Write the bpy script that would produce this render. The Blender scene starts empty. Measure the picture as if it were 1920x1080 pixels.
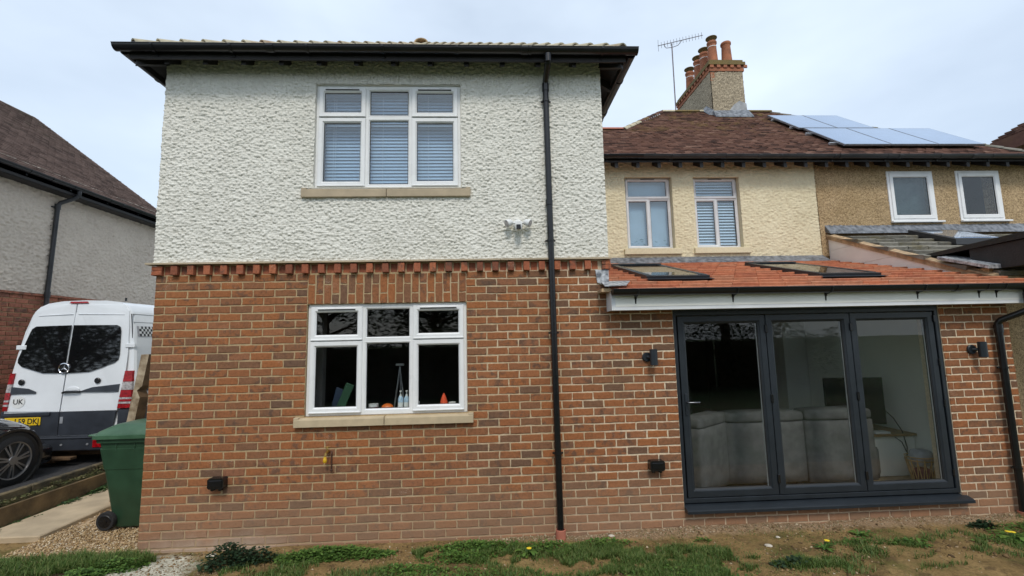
import bpy, bmesh, math, random
import numpy as np
from mathutils import Vector, Matrix
random.seed(7)
RNG = np.random.default_rng(11)
sc = bpy.context.scene
COL = sc.collection

# ------------------------------------------------------------------ camera
YAW, PIT, ROL, FPX = .0475, .1154, -.0216, 850.0
CAM = Vector((3.5282, -4.9085, 2.044))
_f = Vector((math.sin(YAW)*math.cos(PIT), math.cos(YAW)*math.cos(PIT), math.sin(PIT)))
_r = Vector((math.cos(YAW), -math.sin(YAW), 0)); _u = _r.cross(_f)
R2 = math.cos(ROL)*_r + math.sin(ROL)*_u
U2 = -math.sin(ROL)*_r + math.cos(ROL)*_u
cd = bpy.data.cameras.new('camera'); cam = bpy.data.objects.new('camera', cd); COL.objects.link(cam)
m = Matrix((R2, U2, -_f)).transposed().to_4x4(); m.translation = CAM
cam.matrix_world = m
cd.sensor_width = 36; cd.lens = FPX/1920*36; cd.clip_start = .05; cd.clip_end = 2000
sc.camera = cam

# ------------------------------------------------------------------ sky, sun, exposure
SUN_EL, SUN_AZ = math.radians(50), math.radians(178)     # azimuth clockwise from +Y
w = bpy.data.worlds.new('World'); sc.world = w; w.use_nodes = True
nt = w.node_tree; nt.nodes.clear()
def N(nt, t, **k):
    n = nt.nodes.new(t)
    for a, b in k.items():
        setattr(n, a, b)
    return n
out = N(nt, 'ShaderNodeOutputWorld'); bg = N(nt, 'ShaderNodeBackground')
sky = N(nt, 'ShaderNodeTexSky'); sky.sky_type = 'NISHITA'; sky.sun_disc = False
sky.sun_elevation = SUN_EL; sky.sun_rotation = SUN_AZ; sky.air_density = 1.0; sky.dust_density = 2.0
tc = N(nt, 'ShaderNodeTexCoord'); mp = N(nt, 'ShaderNodeMapping'); mp.inputs['Scale'].default_value = (1, 1, 2.2)
no = N(nt, 'ShaderNodeTexNoise'); no.inputs['Scale'].default_value = 1.4; no.inputs['Detail'].default_value = 5
rp = N(nt, 'ShaderNodeValToRGB'); rp.color_ramp.elements[0].position = .3; rp.color_ramp.elements[0].color = (.48,)*3+(1,)
rp.color_ramp.elements[1].position = .72; rp.color_ramp.elements[1].color = (.97,)*3+(1,)
mx = N(nt, 'ShaderNodeMix', data_type='RGBA')
mx.inputs[7].default_value = (6.2, 7.15, 8.25, 1)       # thin bright cloud veil
L = nt.links.new
L(tc.outputs['Generated'], mp.inputs[0]); L(mp.outputs[0], no.inputs['Vector']); L(no.outputs[0], rp.inputs[0])
L(rp.outputs[0], mx.inputs[0]); L(sky.outputs[0], mx.inputs[6]); L(mx.outputs[2], bg.inputs[0])
bg.inputs[1].default_value = .135; L(bg.outputs[0], out.inputs[0])
sd = bpy.data.lights.new('sun', 'SUN'); so = bpy.data.objects.new('sun', sd); COL.objects.link(so)
sd.energy = 1.5; sd.angle = math.radians(13); sd.color = (1, .93, .82)
sdir = Vector((math.sin(SUN_AZ)*math.cos(SUN_EL), math.cos(SUN_AZ)*math.cos(SUN_EL), math.sin(SUN_EL)))
so.rotation_euler = sdir.to_track_quat('Z', 'Y').to_euler()
so.location = (0, -10, 20)
sc.view_settings.view_transform = 'Standard'; sc.view_settings.look = 'None'
sc.view_settings.exposure = 0.14; sc.view_settings.gamma = 1.0; sc.view_settings.use_curve_mapping = False
sc.render.engine = 'CYCLES'
sc.cycles.max_bounces = 8; sc.cycles.transparent_max_bounces = 24

# ------------------------------------------------------------------ helpers
def S(r, g, b):
    return tuple(((c/255+.055)/1.055)**2.4 if c/255 > .04045 else c/255/12.92 for c in (r, g, b))+(1,)

def proj(x, y, z):
    d = Vector((x, y, z))-CAM; k = d.dot(_f)
    if k < .05: return None
    return 960+FPX*d.dot(R2)/k, 540-FPX*d.dot(U2)/k, k

WPOS = {}
def wpos(o): return WPOS.get(o.name, Vector((0, 0, 0)))
def link(o, parent=None, loc=(0, 0, 0)):
    COL.objects.link(o); WPOS[o.name] = Vector(loc)
    if parent is not None:
        o.parent = parent; o.location = Vector(loc)-wpos(parent)
    else:
        o.location = loc
    return o
def thing(name, label, cat, loc=(0, 0, 0), group=None):
    o = bpy.data.objects.new(name, None); o.empty_display_size = .1
    link(o, None, loc); o['label'] = label; o['category'] = cat
    if group: o['group'] = group
    return o
def tag(o, label, cat, group=None, kind=None):
    o['label'] = label; o['category'] = cat
    if group: o['group'] = group
    if kind: o['kind'] = kind
    return o
def struct(o): o['kind'] = 'structure'; return o
def stuff(o, label=None):
    o['kind'] = 'stuff'
    if label: o['label'] = label
    return o

class MB:
    def __init__(s): s.v = []; s.f = []; s.mi = []
    def add(s, vs, fs, mi=0):
        n = len(s.v); s.v += [tuple(v) for v in vs]; s.f += [tuple(i+n for i in f) for f in fs]; s.mi += [mi]*len(fs); return s
    def hexa(s, p, mi=0):   # p: 4 bottom (ccw), 4 top
        return s.add(p, [(3, 2, 1, 0), (4, 5, 6, 7), (0, 1, 5, 4), (1, 2, 6, 5), (2, 3, 7, 6), (3, 0, 4, 7)], mi)
    def box(s, x0, x1, y0, y1, z0, z1, mi=0):
        return s.hexa([(x0, y0, z0), (x1, y0, z0), (x1, y1, z0), (x0, y1, z0), (x0, y0, z1), (x1, y0, z1), (x1, y1, z1), (x0, y1, z1)], mi)
    def cbox(s, x0, x1, y0, y1, z0, z1, c=.003, mi=0):   # box with chamfered edges
        xs = (x0, x1); ys = (y0, y1); zs = (z0, z1); V = {}; vs = []
        for i in (0, 1):
            for j in (0, 1):
                for k in (0, 1):
                    dx = c if i == 0 else -c; dy = c if j == 0 else -c; dz = c if k == 0 else -c
                    for ax, p in (('x', (xs[i], ys[j]+dy, zs[k]+dz)), ('y', (xs[i]+dx, ys[j], zs[k]+dz)), ('z', (xs[i]+dx, ys[j]+dy, zs[k]))):
                        V[i, j, k, ax] = len(vs); vs.append(p)
        fs = []
        for i in (0, 1): fs.append([V[i, 0, 0, 'x'], V[i, 1, 0, 'x'], V[i, 1, 1, 'x'], V[i, 0, 1, 'x']])
        for j in (0, 1): fs.append([V[0, j, 0, 'y'], V[1, j, 0, 'y'], V[1, j, 1, 'y'], V[0, j, 1, 'y']])
        for k in (0, 1): fs.append([V[0, 0, k, 'z'], V[1, 0, k, 'z'], V[1, 1, k, 'z'], V[0, 1, k, 'z']])
        for i in (0, 1):
            for j in (0, 1): fs.append([V[i, j, 0, 'x'], V[i, j, 1, 'x'], V[i, j, 1, 'y'], V[i, j, 0, 'y']])
        for i in (0, 1):
            for k in (0, 1): fs.append([V[i, 0, k, 'x'], V[i, 1, k, 'x'], V[i, 1, k, 'z'], V[i, 0, k, 'z']])
        for j in (0, 1):
            for k in (0, 1): fs.append([V[0, j, k, 'y'], V[1, j, k, 'y'], V[1, j, k, 'z'], V[0, j, k, 'z']])
        for i in (0, 1):
            for j in (0, 1):
                for k in (0, 1): fs.append([V[i, j, k, 'x'], V[i, j, k, 'y'], V[i, j, k, 'z']])
        return s.add(vs, fs, mi)
    def prism(s, poly, ax, c0, c1, mi=0):   # poly in the two other axes order (x,y,z minus ax)
        def P(a, b, c):
            return (c, a, b) if ax == 'X' else (a, c, b) if ax == 'Y' else (a, b, c)
        n = len(poly)
        vs = [P(a, b, c0) for a, b in poly]+[P(a, b, c1) for a, b in poly]
        return s.add(vs, [tuple(range(n)), tuple(range(2*n-1, n-1, -1))]+[(i, (i+1) % n, n+(i+1) % n, n+i) for i in range(n)], mi)
    def tube(s, pts, r, n=10, mi=0, caps=True):
        pts = [Vector(p) for p in pts]; rs = r if isinstance(r, (list, tuple)) else [r]*len(pts)
        rings = []; prev = None
        for i, p in enumerate(pts):
            d = (pts[min(i+1, len(pts)-1)]-pts[max(i-1, 0)]).normalized()
            a = d.orthogonal().normalized() if prev is None else (prev-d*prev.dot(d)).normalized()
            prev = a; b = d.cross(a)
            rings.append([p+(a*math.cos(t)+b*math.sin(t))*rs[i] for t in [2*math.pi*k/n for k in range(n)]])
        vs = [v for rr in rings for v in rr]; fs = []
        for i in range(len(pts)-1):
            for k in range(n): fs.append((i*n+k, i*n+(k+1) % n, (i+1)*n+(k+1) % n, (i+1)*n+k))
        if caps: fs += [tuple(range(n-1, -1, -1)), tuple(range((len(pts)-1)*n, len(pts)*n))]
        return s.add(vs, fs, mi)
    def lathe(s, prof, c, n=20, ax='Z', mi=0, caps=True):   # prof [(r,h)]
        vs = []; fs = []
        for r, h in prof:
            for k in range(n):
                t = 2*math.pi*k/n; a, b = r*math.cos(t), r*math.sin(t)
                q = (a, b, h) if ax == 'Z' else (a, h, b) if ax == 'Y' else (h, a, b)
                vs.append((c[0]+q[0], c[1]+q[1], c[2]+q[2]))
        for i in range(len(prof)-1):
            for k in range(n): fs.append((i*n+k, i*n+(k+1) % n, (i+1)*n+(k+1) % n, (i+1)*n+k))
        if caps: fs += [tuple(range(n-1, -1, -1)), tuple(range((len(prof)-1)*n, len(prof)*n))]
        return s.add(vs, fs, mi)
    def ball(s, c, rx, ry, rz, n=12, m=8, mi=0):
        prof = [(math.sin(math.pi*i/m), -math.cos(math.pi*i/m)) for i in range(m+1)]
        vs = []; fs = []
        for r, h in prof:
            for k in range(n):
                t = 2*math.pi*k/n; vs.append((c[0]+rx*max(r, .01)*math.cos(t), c[1]+ry*max(r, .01)*math.sin(t), c[2]+rz*h))
        for i in range(m):
            for k in range(n): fs.append((i*n+k, i*n+(k+1) % n, (i+1)*n+(k+1) % n, (i+1)*n+k))
        return s.add(vs, fs, mi)
    def ring(s, x0, x1, z0, z1, prof, mi=0):   # mitred frame; prof [(inset, y)]
        vs = []
        for d, y in prof:
            vs += [(x0+d, y, z0+d), (x1-d, y, z0+d), (x1-d, y, z1-d), (x0+d, y, z1-d)]
        fs = []
        for i in range(len(prof)-1):
            for k in range(4): fs.append((i*4+k, i*4+(k+1) % 4, (i+1)*4+(k+1) % 4, (i+1)*4+k))
        return s.add(vs, fs, mi)
    def build(s, name, mats, parent=None, loc=(0, 0, 0), smooth=False, fix=True):
        me = s.mesh(name, mats, loc, smooth, fix)
        return link(bpy.data.objects.new(name, me), parent, loc)
    def mesh(s, name, mats, loc=(0, 0, 0), smooth=False, fix=True):
        me = bpy.data.meshes.new(name)
        L0 = Vector(loc)
        me.from_pydata([Vector(v)-L0 for v in s.v], [], s.f)
        if not isinstance(mats, (list, tuple)): mats = [mats]
        for mm in mats: me.materials.append(mm)
        if len(mats) > 1: me.polygons.foreach_set('material_index', s.mi)
        if fix and len(s.f) < 60000:
            bm = bmesh.new(); bm.from_mesh(me); bmesh.ops.recalc_face_normals(bm, faces=bm.faces); bm.to_mesh(me); bm.free()
        if smooth is True: me.polygons.foreach_set('use_smooth', [True]*len(me.polygons))
        elif smooth: 
            me.polygons.foreach_set('use_smooth', [True]*len(me.polygons)); me.set_sharp_from_angle(angle=math.radians(smooth))
        me.update(); return me

def bigmesh(name, V, F, mat, parent=None, smooth=False):
    """V (n,3), F (m,k) numpy arrays"""
    me = bpy.data.meshes.new(name); k = F.shape[1]
    me.vertices.add(len(V)); me.vertices.foreach_set('co', np.ascontiguousarray(V, dtype=np.float32).ravel())
    me.loops.add(F.size); me.loops.foreach_set('vertex_index', np.ascontiguousarray(F, dtype=np.int32).ravel())
    me.polygons.add(len(F)); me.polygons.foreach_set('loop_start', np.arange(0, F.size, k, dtype=np.int32))
    me.polygons.foreach_set('loop_total', np.full(len(F), k, dtype=np.int32))
    if smooth: me.polygons.foreach_set('use_smooth', [True]*len(F))
    me.update(calc_edges=True); me.validate()
    me.materials.append(mat)
    return link(bpy.data.objects.new(name, me), parent)

# ---- numpy noise
def hsh(i, j, s=0):
    h = np.sin(i*127.1+j*311.7+s*74.7)*43758.5453
    return h-np.floor(h)
def vnoise(x, y, s=0):
    i = np.floor(x); j = np.floor(y); u = x-i; v = y-j; u = u*u*(3-2*u); v = v*v*(3-2*v)
    return (hsh(i, j, s)*(1-u)+hsh(i+1, j, s)*u)*(1-v)+(hsh(i, j+1, s)*(1-u)+hsh(i+1, j+1, s)*u)*v
def fbm(x, y, s=0, o=4):
    a = 0; k = .5; t = 0
    for q in range(o): a = a+k*vnoise(x*2**q, y*2**q, s+q); t += k; k *= .5
    return a/t
def worley(x, y, s=0):
    i = np.floor(x); j = np.floor(y); best = np.full(x.shape, 9.); hv = np.zeros(x.shape)
    for a in (-1, 0, 1):
        for b in (-1, 0, 1):
            px = i+a+.15+.7*hsh(i+a, j+b, s); py = j+b+.15+.7*hsh(i+a, j+b, s+9); d = (px-x)**2+(py-y)**2
            m_ = d < best; best = np.where(m_, d, best); hv = np.where(m_, hsh(i+a, j+b, s+21), hv)
    return np.sqrt(best), hv

# ------------------------------------------------------------------ materials
def mat_new(name):
    m_ = bpy.data.materials.new(name); m_.use_nodes = True; nt = m_.node_tree
    return m_, nt, nt.nodes['Principled BSDF']
def mat(name, col, rough=.6, var=.12, scale=8, bump=0, bscale=60, metal=0, spec=.5, coat=0, col2=None, detail=6, dist=.01):
    """base colour broken up by noise, optional second colour in blotches, optional bump"""
    m_, nt, b = mat_new(name); L = nt.links.new
    col = tuple(col[:3])+(1,)
    tcn = N(nt, 'ShaderNodeTexCoord'); n1 = N(nt, 'ShaderNodeTexNoise'); n1.inputs['Scale'].default_value = scale; n1.inputs['Detail'].default_value = detail
    L(tcn.outputs['Object'], n1.inputs['Vector'])
    r = N(nt, 'ShaderNodeValToRGB'); c2 = tuple(col2[:3])+(1,) if col2 else tuple(min(1, c*(1+var)) for c in col[:3])+(1,)
    r.color_ramp.elements[0].position = .35; r.color_ramp.elements[1].position = .65
    r.color_ramp.elements[0].color = tuple(c*(1-var) for c in col[:3])+(1,); r.color_ramp.elements[1].color = c2
    L(n1.outputs[0], r.inputs[0]); L(r.outputs[0], b.inputs['Base Color'])
    b.inputs['Roughness'].default_value = rough; b.inputs['Metallic'].default_value = metal
    b.inputs['Specular IOR Level'].default_value = spec; b.inputs['Coat Weight'].default_value = coat
    if rough > .15:
        mr = N(nt, 'ShaderNodeMapRange'); mr.inputs['To Min'].default_value = rough*.85; mr.inputs['To Max'].default_value = min(1, rough*1.15)
        L(n1.outputs[0], mr.inputs['Value']); L(mr.outputs[0], b.inputs['Roughness'])
    if bump:
        n2 = N(nt, 'ShaderNodeTexNoise'); n2.inputs['Scale'].default_value = bscale; n2.inputs['Detail'].default_value = 5
        L(tcn.outputs['Object'], n2.inputs['Vector'])
        bp = N(nt, 'ShaderNodeBump'); bp.inputs['Strength'].default_value = bump; bp.inputs['Distance'].default_value = dist
        L(n2.outputs[0], bp.inputs['Height']); L(bp.outputs[0], b.inputs['Normal'])
    return m_
def ramp(nt, stops, interp='LINEAR'):
    r = N(nt, 'ShaderNodeValToRGB'); e = r.color_ramp.elements; r.color_ramp.interpolation = interp
    while len(e) > 1: e.remove(e[0])
    e[0].position = stops[0][0]; e[0].color = tuple(stops[0][1][:3])+(1,)
    for p, c in stops[1:]:
        q = e.new(p); q.color = tuple(c[:3])+(1,)
    return r
def mixc(nt, fac, a, b, typ='MIX'):
    n = N(nt, 'ShaderNodeMix', data_type='RGBA', blend_type=typ)
    for s_, v in ((0, fac), (6, a), (7, b)):
        if hasattr(v, 'links'): nt.links.new(v, n.inputs[s_])
        else: n.inputs[s_].default_value = v
    return n.outputs[2]
def mth(nt, op, a, b=None, clamp=False):
    n = N(nt, 'ShaderNodeMath', operation=op, use_clamp=clamp)
    for i, v in enumerate((a, b)):
        if v is None: continue
        if hasattr(v, 'links'): nt.links.new(v, n.inputs[i])
        else: n.inputs[i].default_value = v
    return n.outputs[0]
def noise(nt, vec, scale, detail=5, rough=.5):
    n = N(nt, 'ShaderNodeTexNoise'); n.inputs['Scale'].default_value = scale; n.inputs['Detail'].default_value = detail; n.inputs['Roughness'].default_value = rough
    nt.links.new(vec, n.inputs['Vector']); return n.outputs[0]
def sstep(nt, v, a, b):
    n = N(nt, 'ShaderNodeMapRange', interpolation_type='SMOOTHSTEP')
    n.inputs['From Min'].default_value = a; n.inputs['From Max'].default_value = b
    nt.links.new(v, n.inputs['Value']); return n.outputs[0]
def per_piece(nt):
    """one random number per object and per loose piece inside a joined mesh"""
    oi = N(nt, 'ShaderNodeObjectInfo'); ge = N(nt, 'ShaderNodeNewGeometry')
    return mth(nt, 'FRACT', mth(nt, 'ADD', oi.outputs['Random'], ge.outputs['Random Per Island'])), ge

def brick_material(name, stops, dirty=True):
    m_, nt, b = mat_new(name); L = nt.links.new
    rnd, ge = per_piece(nt); pos = ge.outputs['Position']
    c = ramp(nt, stops, 'LINEAR'); L(rnd, c.inputs[0]); col = c.outputs[0]
    # tone within one brick
    sep = N(nt, 'ShaderNodeSeparateXYZ'); L(pos, sep.inputs[0])
    n1 = noise(nt, pos, 11, 6, .65)
    r2 = mth(nt, 'FRACT', mth(nt, 'MULTIPLY', rnd, 17.3))
    blotch = mth(nt, 'MULTIPLY', sstep(nt, n1, .48, .62), sstep(nt, r2, .3, .75))
    col = mixc(nt, mth(nt, 'MULTIPLY', blotch, .75), col, (.105, .068, .05, 1))
    n2 = noise(nt, pos, 34, 6, .75)
    col = mixc(nt, .9, col, ramp_out(nt, n2, [(.3, (.62, .6, .58)), (.5, (1, 1, 1)), (.7, (1.3, 1.27, 1.22))]), 'MULTIPLY')
    # lime bloom and mortar smears
    n3 = noise(nt, pos, 3.2, 8, .75)
    fl = mth(nt, 'MULTIPLY', sstep(nt, n3, .56, .68), sstep(nt, noise(nt, pos, 90, 3), .5, .65))
    col = mixc(nt, mth(nt, 'MULTIPLY', fl, .45), col, (.62, .52, .42, 1))
    if dirty:   # rain splashed soil on the lowest courses
        n4 = noise(nt, pos, 2.0, 5, .6)
        h = mth(nt, 'SUBTRACT', sep.outputs['Z'], mth(nt, 'MULTIPLY', n4, .7))
        sp = N(nt, 'ShaderNodeMapRange', interpolation_type='SMOOTHSTEP')
        for k_, v_ in (('From Min', .45), ('From Max', -.25), ('To Min', 0), ('To Max', 1)): sp.inputs[k_].default_value = v_
        L(h, sp.inputs['Value'])
        col = mixc(nt, mth(nt, 'MULTIPLY', sp.outputs[0], .6), col, (.32, .205, .13, 1))
        lime = mth(nt, 'MULTIPLY', sstep(nt, mth(nt, 'ADD', sep.outputs['Z'], mth(nt, 'MULTIPLY', noise(nt, pos, 5, 6, .7), .25)), .36, .16), sstep(nt, mth(nt, 'ABSOLUTE', mth(nt, 'SUBTRACT', sep.outputs['X'], .75)), .9, .35))
        col = mixc(nt, mth(nt, 'MULTIPLY', lime, .65), col, (.50, .40, .31, 1))
    L(col, b.inputs['Base Color']); b.inputs['Roughness'].default_value = .88; b.inputs['Specular IOR Level'].default_value = .25
    bp = N(nt, 'ShaderNodeBump'); bp.inputs['Strength'].default_value = .6; bp.inputs['Distance'].default_value = .004
    L(mth(nt, 'ADD', noise(nt, pos, 120, 5, .7), mth(nt, 'MULTIPLY', n1, 2)), bp.inputs['Height']); L(bp.outputs[0], b.inputs['Normal'])
    return m_
def ramp_out(nt, v, stops):
    r = ramp(nt, stops); nt.links.new(v, r.inputs[0]); return r.outputs[0]

BR_STOPS = [(0, (.145, .085, .055)), (.04, (.19, .10, .058)), (.16, (.228, .108, .056)), (.4, (.265, .112, .052)), (.62, (.293, .115, .048)), (.84, (.325, .124, .047)), (.94, (.31, .132, .062)), (1, (.26, .115, .062))]
M_brick = brick_material('multi stock brick', BR_STOPS)
M_brick2 = brick_material('red brick neighbour', [(0, (.22, .10, .07)), (.5, (.34, .135, .085)), (1, (.40, .16, .10))], False)
M_dentil = brick_material('red dentil brick', [(0, (.2, .075, .045)), (.5, (.33, .105, .055)), (1, (.4, .14, .07))], False)

def mortar_material():
    m_, nt, b = mat_new('mortar'); L = nt.links.new
    ge = N(nt, 'ShaderNodeNewGeometry'); pos = ge.outputs['Position']; sep = N(nt, 'ShaderNodeSeparateXYZ'); L(pos, sep.inputs[0])
    n = noise(nt, pos, 1.3, 5, .6)
    # pale lime bloom gathers on the newer brickwork to the right
    f = sstep(nt, mth(nt, 'ADD', mth(nt, 'MULTIPLY', sep.outputs['X'], .16), mth(nt, 'MULTIPLY', n, 1.1)), .95, 1.5)
    c = mixc(nt, f, (.45, .335, .195, 1), (.70, .58, .42, 1))
    c = mixc(nt, .7, c, ramp_out(nt, noise(nt, pos, 40, 4), [(.3, (.75, .75, .75)), (.7, (1.15, 1.15, 1.15))]), 'MULTIPLY')
    n4 = noise(nt, pos, 2.0, 5, .6); h = mth(nt, 'SUBTRACT', sep.outputs['Z'], mth(nt, 'MULTIPLY', n4, .7))
    sp = N(nt, 'ShaderNodeMapRange', interpolation_type='SMOOTHSTEP')
    for k_, v_ in (('From Min', .4), ('From Max', -.25), ('To Min', 0), ('To Max', 1)): sp.inputs[k_].default_value = v_
    L(h, sp.inputs['Value']); c = mixc(nt, mth(nt, 'MULTIPLY', sp.outputs[0], .6), c, (.42, .30, .20, 1))
    L(c, b.inputs['Base Color']); b.inputs['Roughness'].default_value = .95; b.inputs['Specular IOR Level'].default_value = .1
    bp = N(nt, 'ShaderNodeBump'); bp.inputs['Strength'].default_value = .7; bp.inputs['Distance'].default_value = .004
    L(noise(nt, pos, 150, 4), bp.inputs['Height']); L(bp.outputs[0], b.inputs['Normal'])
    return m_
M_mortar = mortar_material()

def render_material(name, c1, c2, stain, bscale=90, bump=.5, pebble=None):
    m_, nt, b = mat_new(name); L = nt.links.new
    ge = N(nt, 'ShaderNodeNewGeometry'); pos = ge.outputs['Position']
    c = ramp_out(nt, noise(nt, pos, 2.2, 6, .65), [(.3, c1), (.7, c2)])
    if pebble:
        v = N(nt, 'ShaderNodeTexVoronoi'); v.inputs['Scale'].default_value = 75; L(pos, v.inputs['Vector'])
        bw = N(nt, 'ShaderNodeSeparateColor'); L(v.outputs['Color'], bw.inputs[0])
        c = mixc(nt, .85, c, ramp_out(nt, bw.outputs[0], pebble), 'MULTIPLY')
    s_ = mth(nt, 'MULTIPLY', sstep(nt, noise(nt, pos, .9, 8, .7), .5, .75), .45)
    c = mixc(nt, s_, c, stain)
    c = mixc(nt, .6, c, ramp_out(nt, noise(nt, pos, 28, 4, .6), [(.3, (.82, .81, .79)), (.65, (1.06, 1.06, 1.05))]), 'MULTIPLY')
    L(c, b.inputs['Base Color']); b.inputs['Roughness'].default_value = .85; b.inputs['Specular IOR Level'].default_value = .25
    bp = N(nt, 'ShaderNodeBump'); bp.inputs['Strength'].default_value = bump; bp.inputs['Distance'].default_value = .005
    L(noise(nt, pos, bscale, 5, .6), bp.inputs['Height']); L(bp.outputs[0], b.inputs['Normal'])
    return m_
M_white_rc = render_material('white roughcast', (.71, .70, .64), (.78, .77, .71), (.56, .55, .47, 1), bscale=55, bump=1.0)
M_cream_rc = render_material('cream roughcast', (.69, .61, .42), (.76, .685, .49), (.56, .48, .32, 1))
M_grey_rc = render_material('grey roughcast', (.58, .50, .42), (.65, .57, .48), (.48, .41, .34, 1))
M_peb = render_material('brown pebbledash', (.37, .265, .14), (.46, .34, .20), (.26, .18, .09, 1), pebble=[(0, (.45, .42, .4)), (.5, (1, 1, 1)), (.9, (1.25, 1.25, 1.3)), (1, (1.5, 1.5, 1.6))])
M_peb_grey = render_material('grey pebbledash', (.30, .25, .18), (.38, .32, .23), (.22, .18, .11, 1), pebble=[(0, (.4, .4, .4)), (.5, (1, 1, 1)), (.9, (1.6, 1.6, 1.6)), (1, (2, 2, 2))])

def tile_material(name, stops, moss=None, rough=.85, mossz=None):
    m_, nt, b = mat_new(name); L = nt.links.new
    rnd, ge = per_piece(nt); pos = ge.outputs['Position']
    c = ramp_out(nt, rnd, stops)
    c = mixc(nt, .8, c, ramp_out(nt, noise(nt, pos, 14, 6, .7), [(.3, (.7, .68, .66)), (.7, (1.25, 1.25, 1.2))]), 'MULTIPLY')
    if moss:
        f = sstep(nt, noise(nt, pos, 2.4, 7, .7), .5, .66)
        if mossz:
            sep = N(nt, 'ShaderNodeSeparateXYZ'); L(pos, sep.inputs[0]); f = mth(nt, 'MULTIPLY', f, sstep(nt, sep.outputs['Z'], *mossz))
        c = mixc(nt, f, c, moss)
    L(c, b.inputs['Base Color']); b.inputs['Roughness'].default_value = rough; b.inputs['Specular IOR Level'].default_value = .3
    bp = N(nt, 'ShaderNodeBump'); bp.inputs['Strength'].default_value = .5; bp.inputs['Distance'].default_value = .006
    L(noise(nt, pos, 60, 5, .65), bp.inputs['Height']); L(bp.outputs[0], b.inputs['Normal'])
    return m_
M_redtile = tile_material('new red tile', [(0, (.38, .14, .08)), (.5, (.50, .19, .10)), (1, (.42, .20, .12))])
M_browntile = tile_material('old brown tile', [(0, (.045, .024, .02)), (.3, (.11, .055, .042)), (.6, (.14, .07, .052)), (.9, (.17, .09, .068)), (1, (.22, .13, .10))], (.20, .135, .05, 1), mossz=(5.9, 7.3))
M_lefttile = tile_material('weathered brown tile', [(0, (.10, .066, .055)), (.45, (.18, .12, .10)), (1, (.22, .15, .125))], (.11, .10, .06, 1), mossz=(6.4, 8.6))
M_hiptile = tile_material('pale buff hip tile', [(0, (.42, .38, .28)), (1, (.55, .5, .38))], (.36, .26, .17, 1))
M_slate = tile_material('mossy grey tile', [(0, (.13, .125, .11)), (1, (.25, .24, .21))], (.16, .14, .08, 1))

M_upvc = mat('white upvc', (.80, .81, .81), .28, .03, 5)
M_upvc_old = mat('older white upvc', (.70, .71, .73), .35, .06, 6)
M_gasket = mat('black rubber gasket', (.02, .02, .02), .6, .1)
M_anth = mat('anthracite aluminium', (.017, .0225, .029), .38, .12, 6, bump=.05, bscale=400)
M_black = mat('black plastic', (.008, .008, .009), .25, .15, 12)
M_blackgut = mat('black gutter plastic', (.010, .010, .012), .3, .2, 5)
M_gutold = mat('weathered black gutter', (.03, .031, .034), .45, .3, 4)
M_soffit = mat('black stained timber', (.016, .014, .014), .6, .3, 10, bump=.3, bscale=40)
M_stone = mat('buff cast stone', (.50, .405, .265), .85, .07, 12, bump=.15, bscale=200)
M_stone_w = mat('weathered cast stone', (.44, .36, .25), .85, .12, 6, bump=.15, bscale=200)
M_fascia = mat('white fascia board', (.74, .76, .78), .35, .04, 3)
M_lead = mat('lead flashing', (.13, .145, .17), .5, .3, 14, bump=.25, bscale=30, metal=.2, col2=(.26, .28, .31))
M_leadnew = mat('bright lead flashing', (.24, .26, .29), .4, .4, 22, bump=.3, bscale=30, metal=.3, col2=(.62, .64, .66))
M_cement = mat('cement fillet', (.36, .37, .38), .9, .2, 8, bump=.5, bscale=30)
M_terra = mat('terracotta clay', (.33, .125, .065), .85, .2, 7, bump=.3, bscale=60, col2=(.42, .16, .08))
M_terra_p = mat('salt streaked terracotta', (.40, .14, .09), .75, .12, 12)
M_mossy = mat('mossy mortar', (.26, .18, .055), .95, .3, 9, bump=.9, bscale=40, col2=(.17, .13, .06))
M_galv = mat('galvanised steel', (.32, .33, .35), .4, .2, 20, metal=.8)
M_rust = mat('dull aerial steel', (.16, .14, .15), .5, .3, 30, metal=.6)
M_plaster = mat('white plaster', (.85, .85, .79), .9, .04, 2)
M_plaster_g = mat('sage painted plaster', (.66, .69, .61), .9, .04, 2)
M_darkroom = mat('dim unlit room', (.10, .10, .10), .9, .1, 2)  # darkness of the unlit rooms put into their surface colour
M_floor = mat('oak laminate floor', (.30, .22, .13), .4, .15, 6)
M_slat = mat('sky tinted blind slat', (.52, .61, .72), .5, .04, 4)  # blue of the reflected sky put into the slat colour
M_slat_l = mat('pale blue blind slat', (.85, .88, .92), .5, .04, 4)
M_cord = mat('blind cord', (.75, .76, .78), .8)
M_sofa = mat('grey woven upholstery', (.085, .085, .09), .95, .15, 9, bump=.7, bscale=260, col2=(.11, .11, .115), dist=.004)
M_tv = mat('black television', (.006, .006, .008), .18)
M_wood = mat('oak board', (.33, .2, .09), .5, .2, 12)
M_cane = mat('natural cane', (.50, .34, .16), .6, .2, 20)
M_towel = mat('grey towel', (.42, .42, .45), .95, .15, 14, bump=.6, bscale=150)
M_plum = mat('plum cloth', (.16, .05, .07), .9, .2, 14)
M_brass = mat('aged brass', (.45, .30, .09), .35, .25, 40, metal=.9)
M_yell = mat('yellow plastic', (.75, .45, .02), .35)
M_copper = mat('tarnished copper pipe', (.10, .05, .035), .5, .3, 30, metal=.5)
M_camw = mat('white camera plastic', (.78, .79, .78), .3, .03)
M_alu = mat('aluminium frame', (.55, .57, .6), .35, .08, 8, metal=.6)
M_chrome = mat('chrome', (.75, .75, .77), .12, .03, metal=1)
M_handle = mat('satin silver handle', (.16, .17, .19), .25, .05, metal=.9)
M_vanw = mat('white van paint', (.74, .77, .80), .25, .04, 3, coat=.4)
M_vand = mat('dark van lower body', (.03, .035, .045), .42, .25, 5)
M_vglass = mat('privacy glass', (.006, .006, .007), .03, .1, coat=1)
M_carblk = mat('black car paint', (.006, .007, .009), .16, .1, 4, coat=1)
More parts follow.
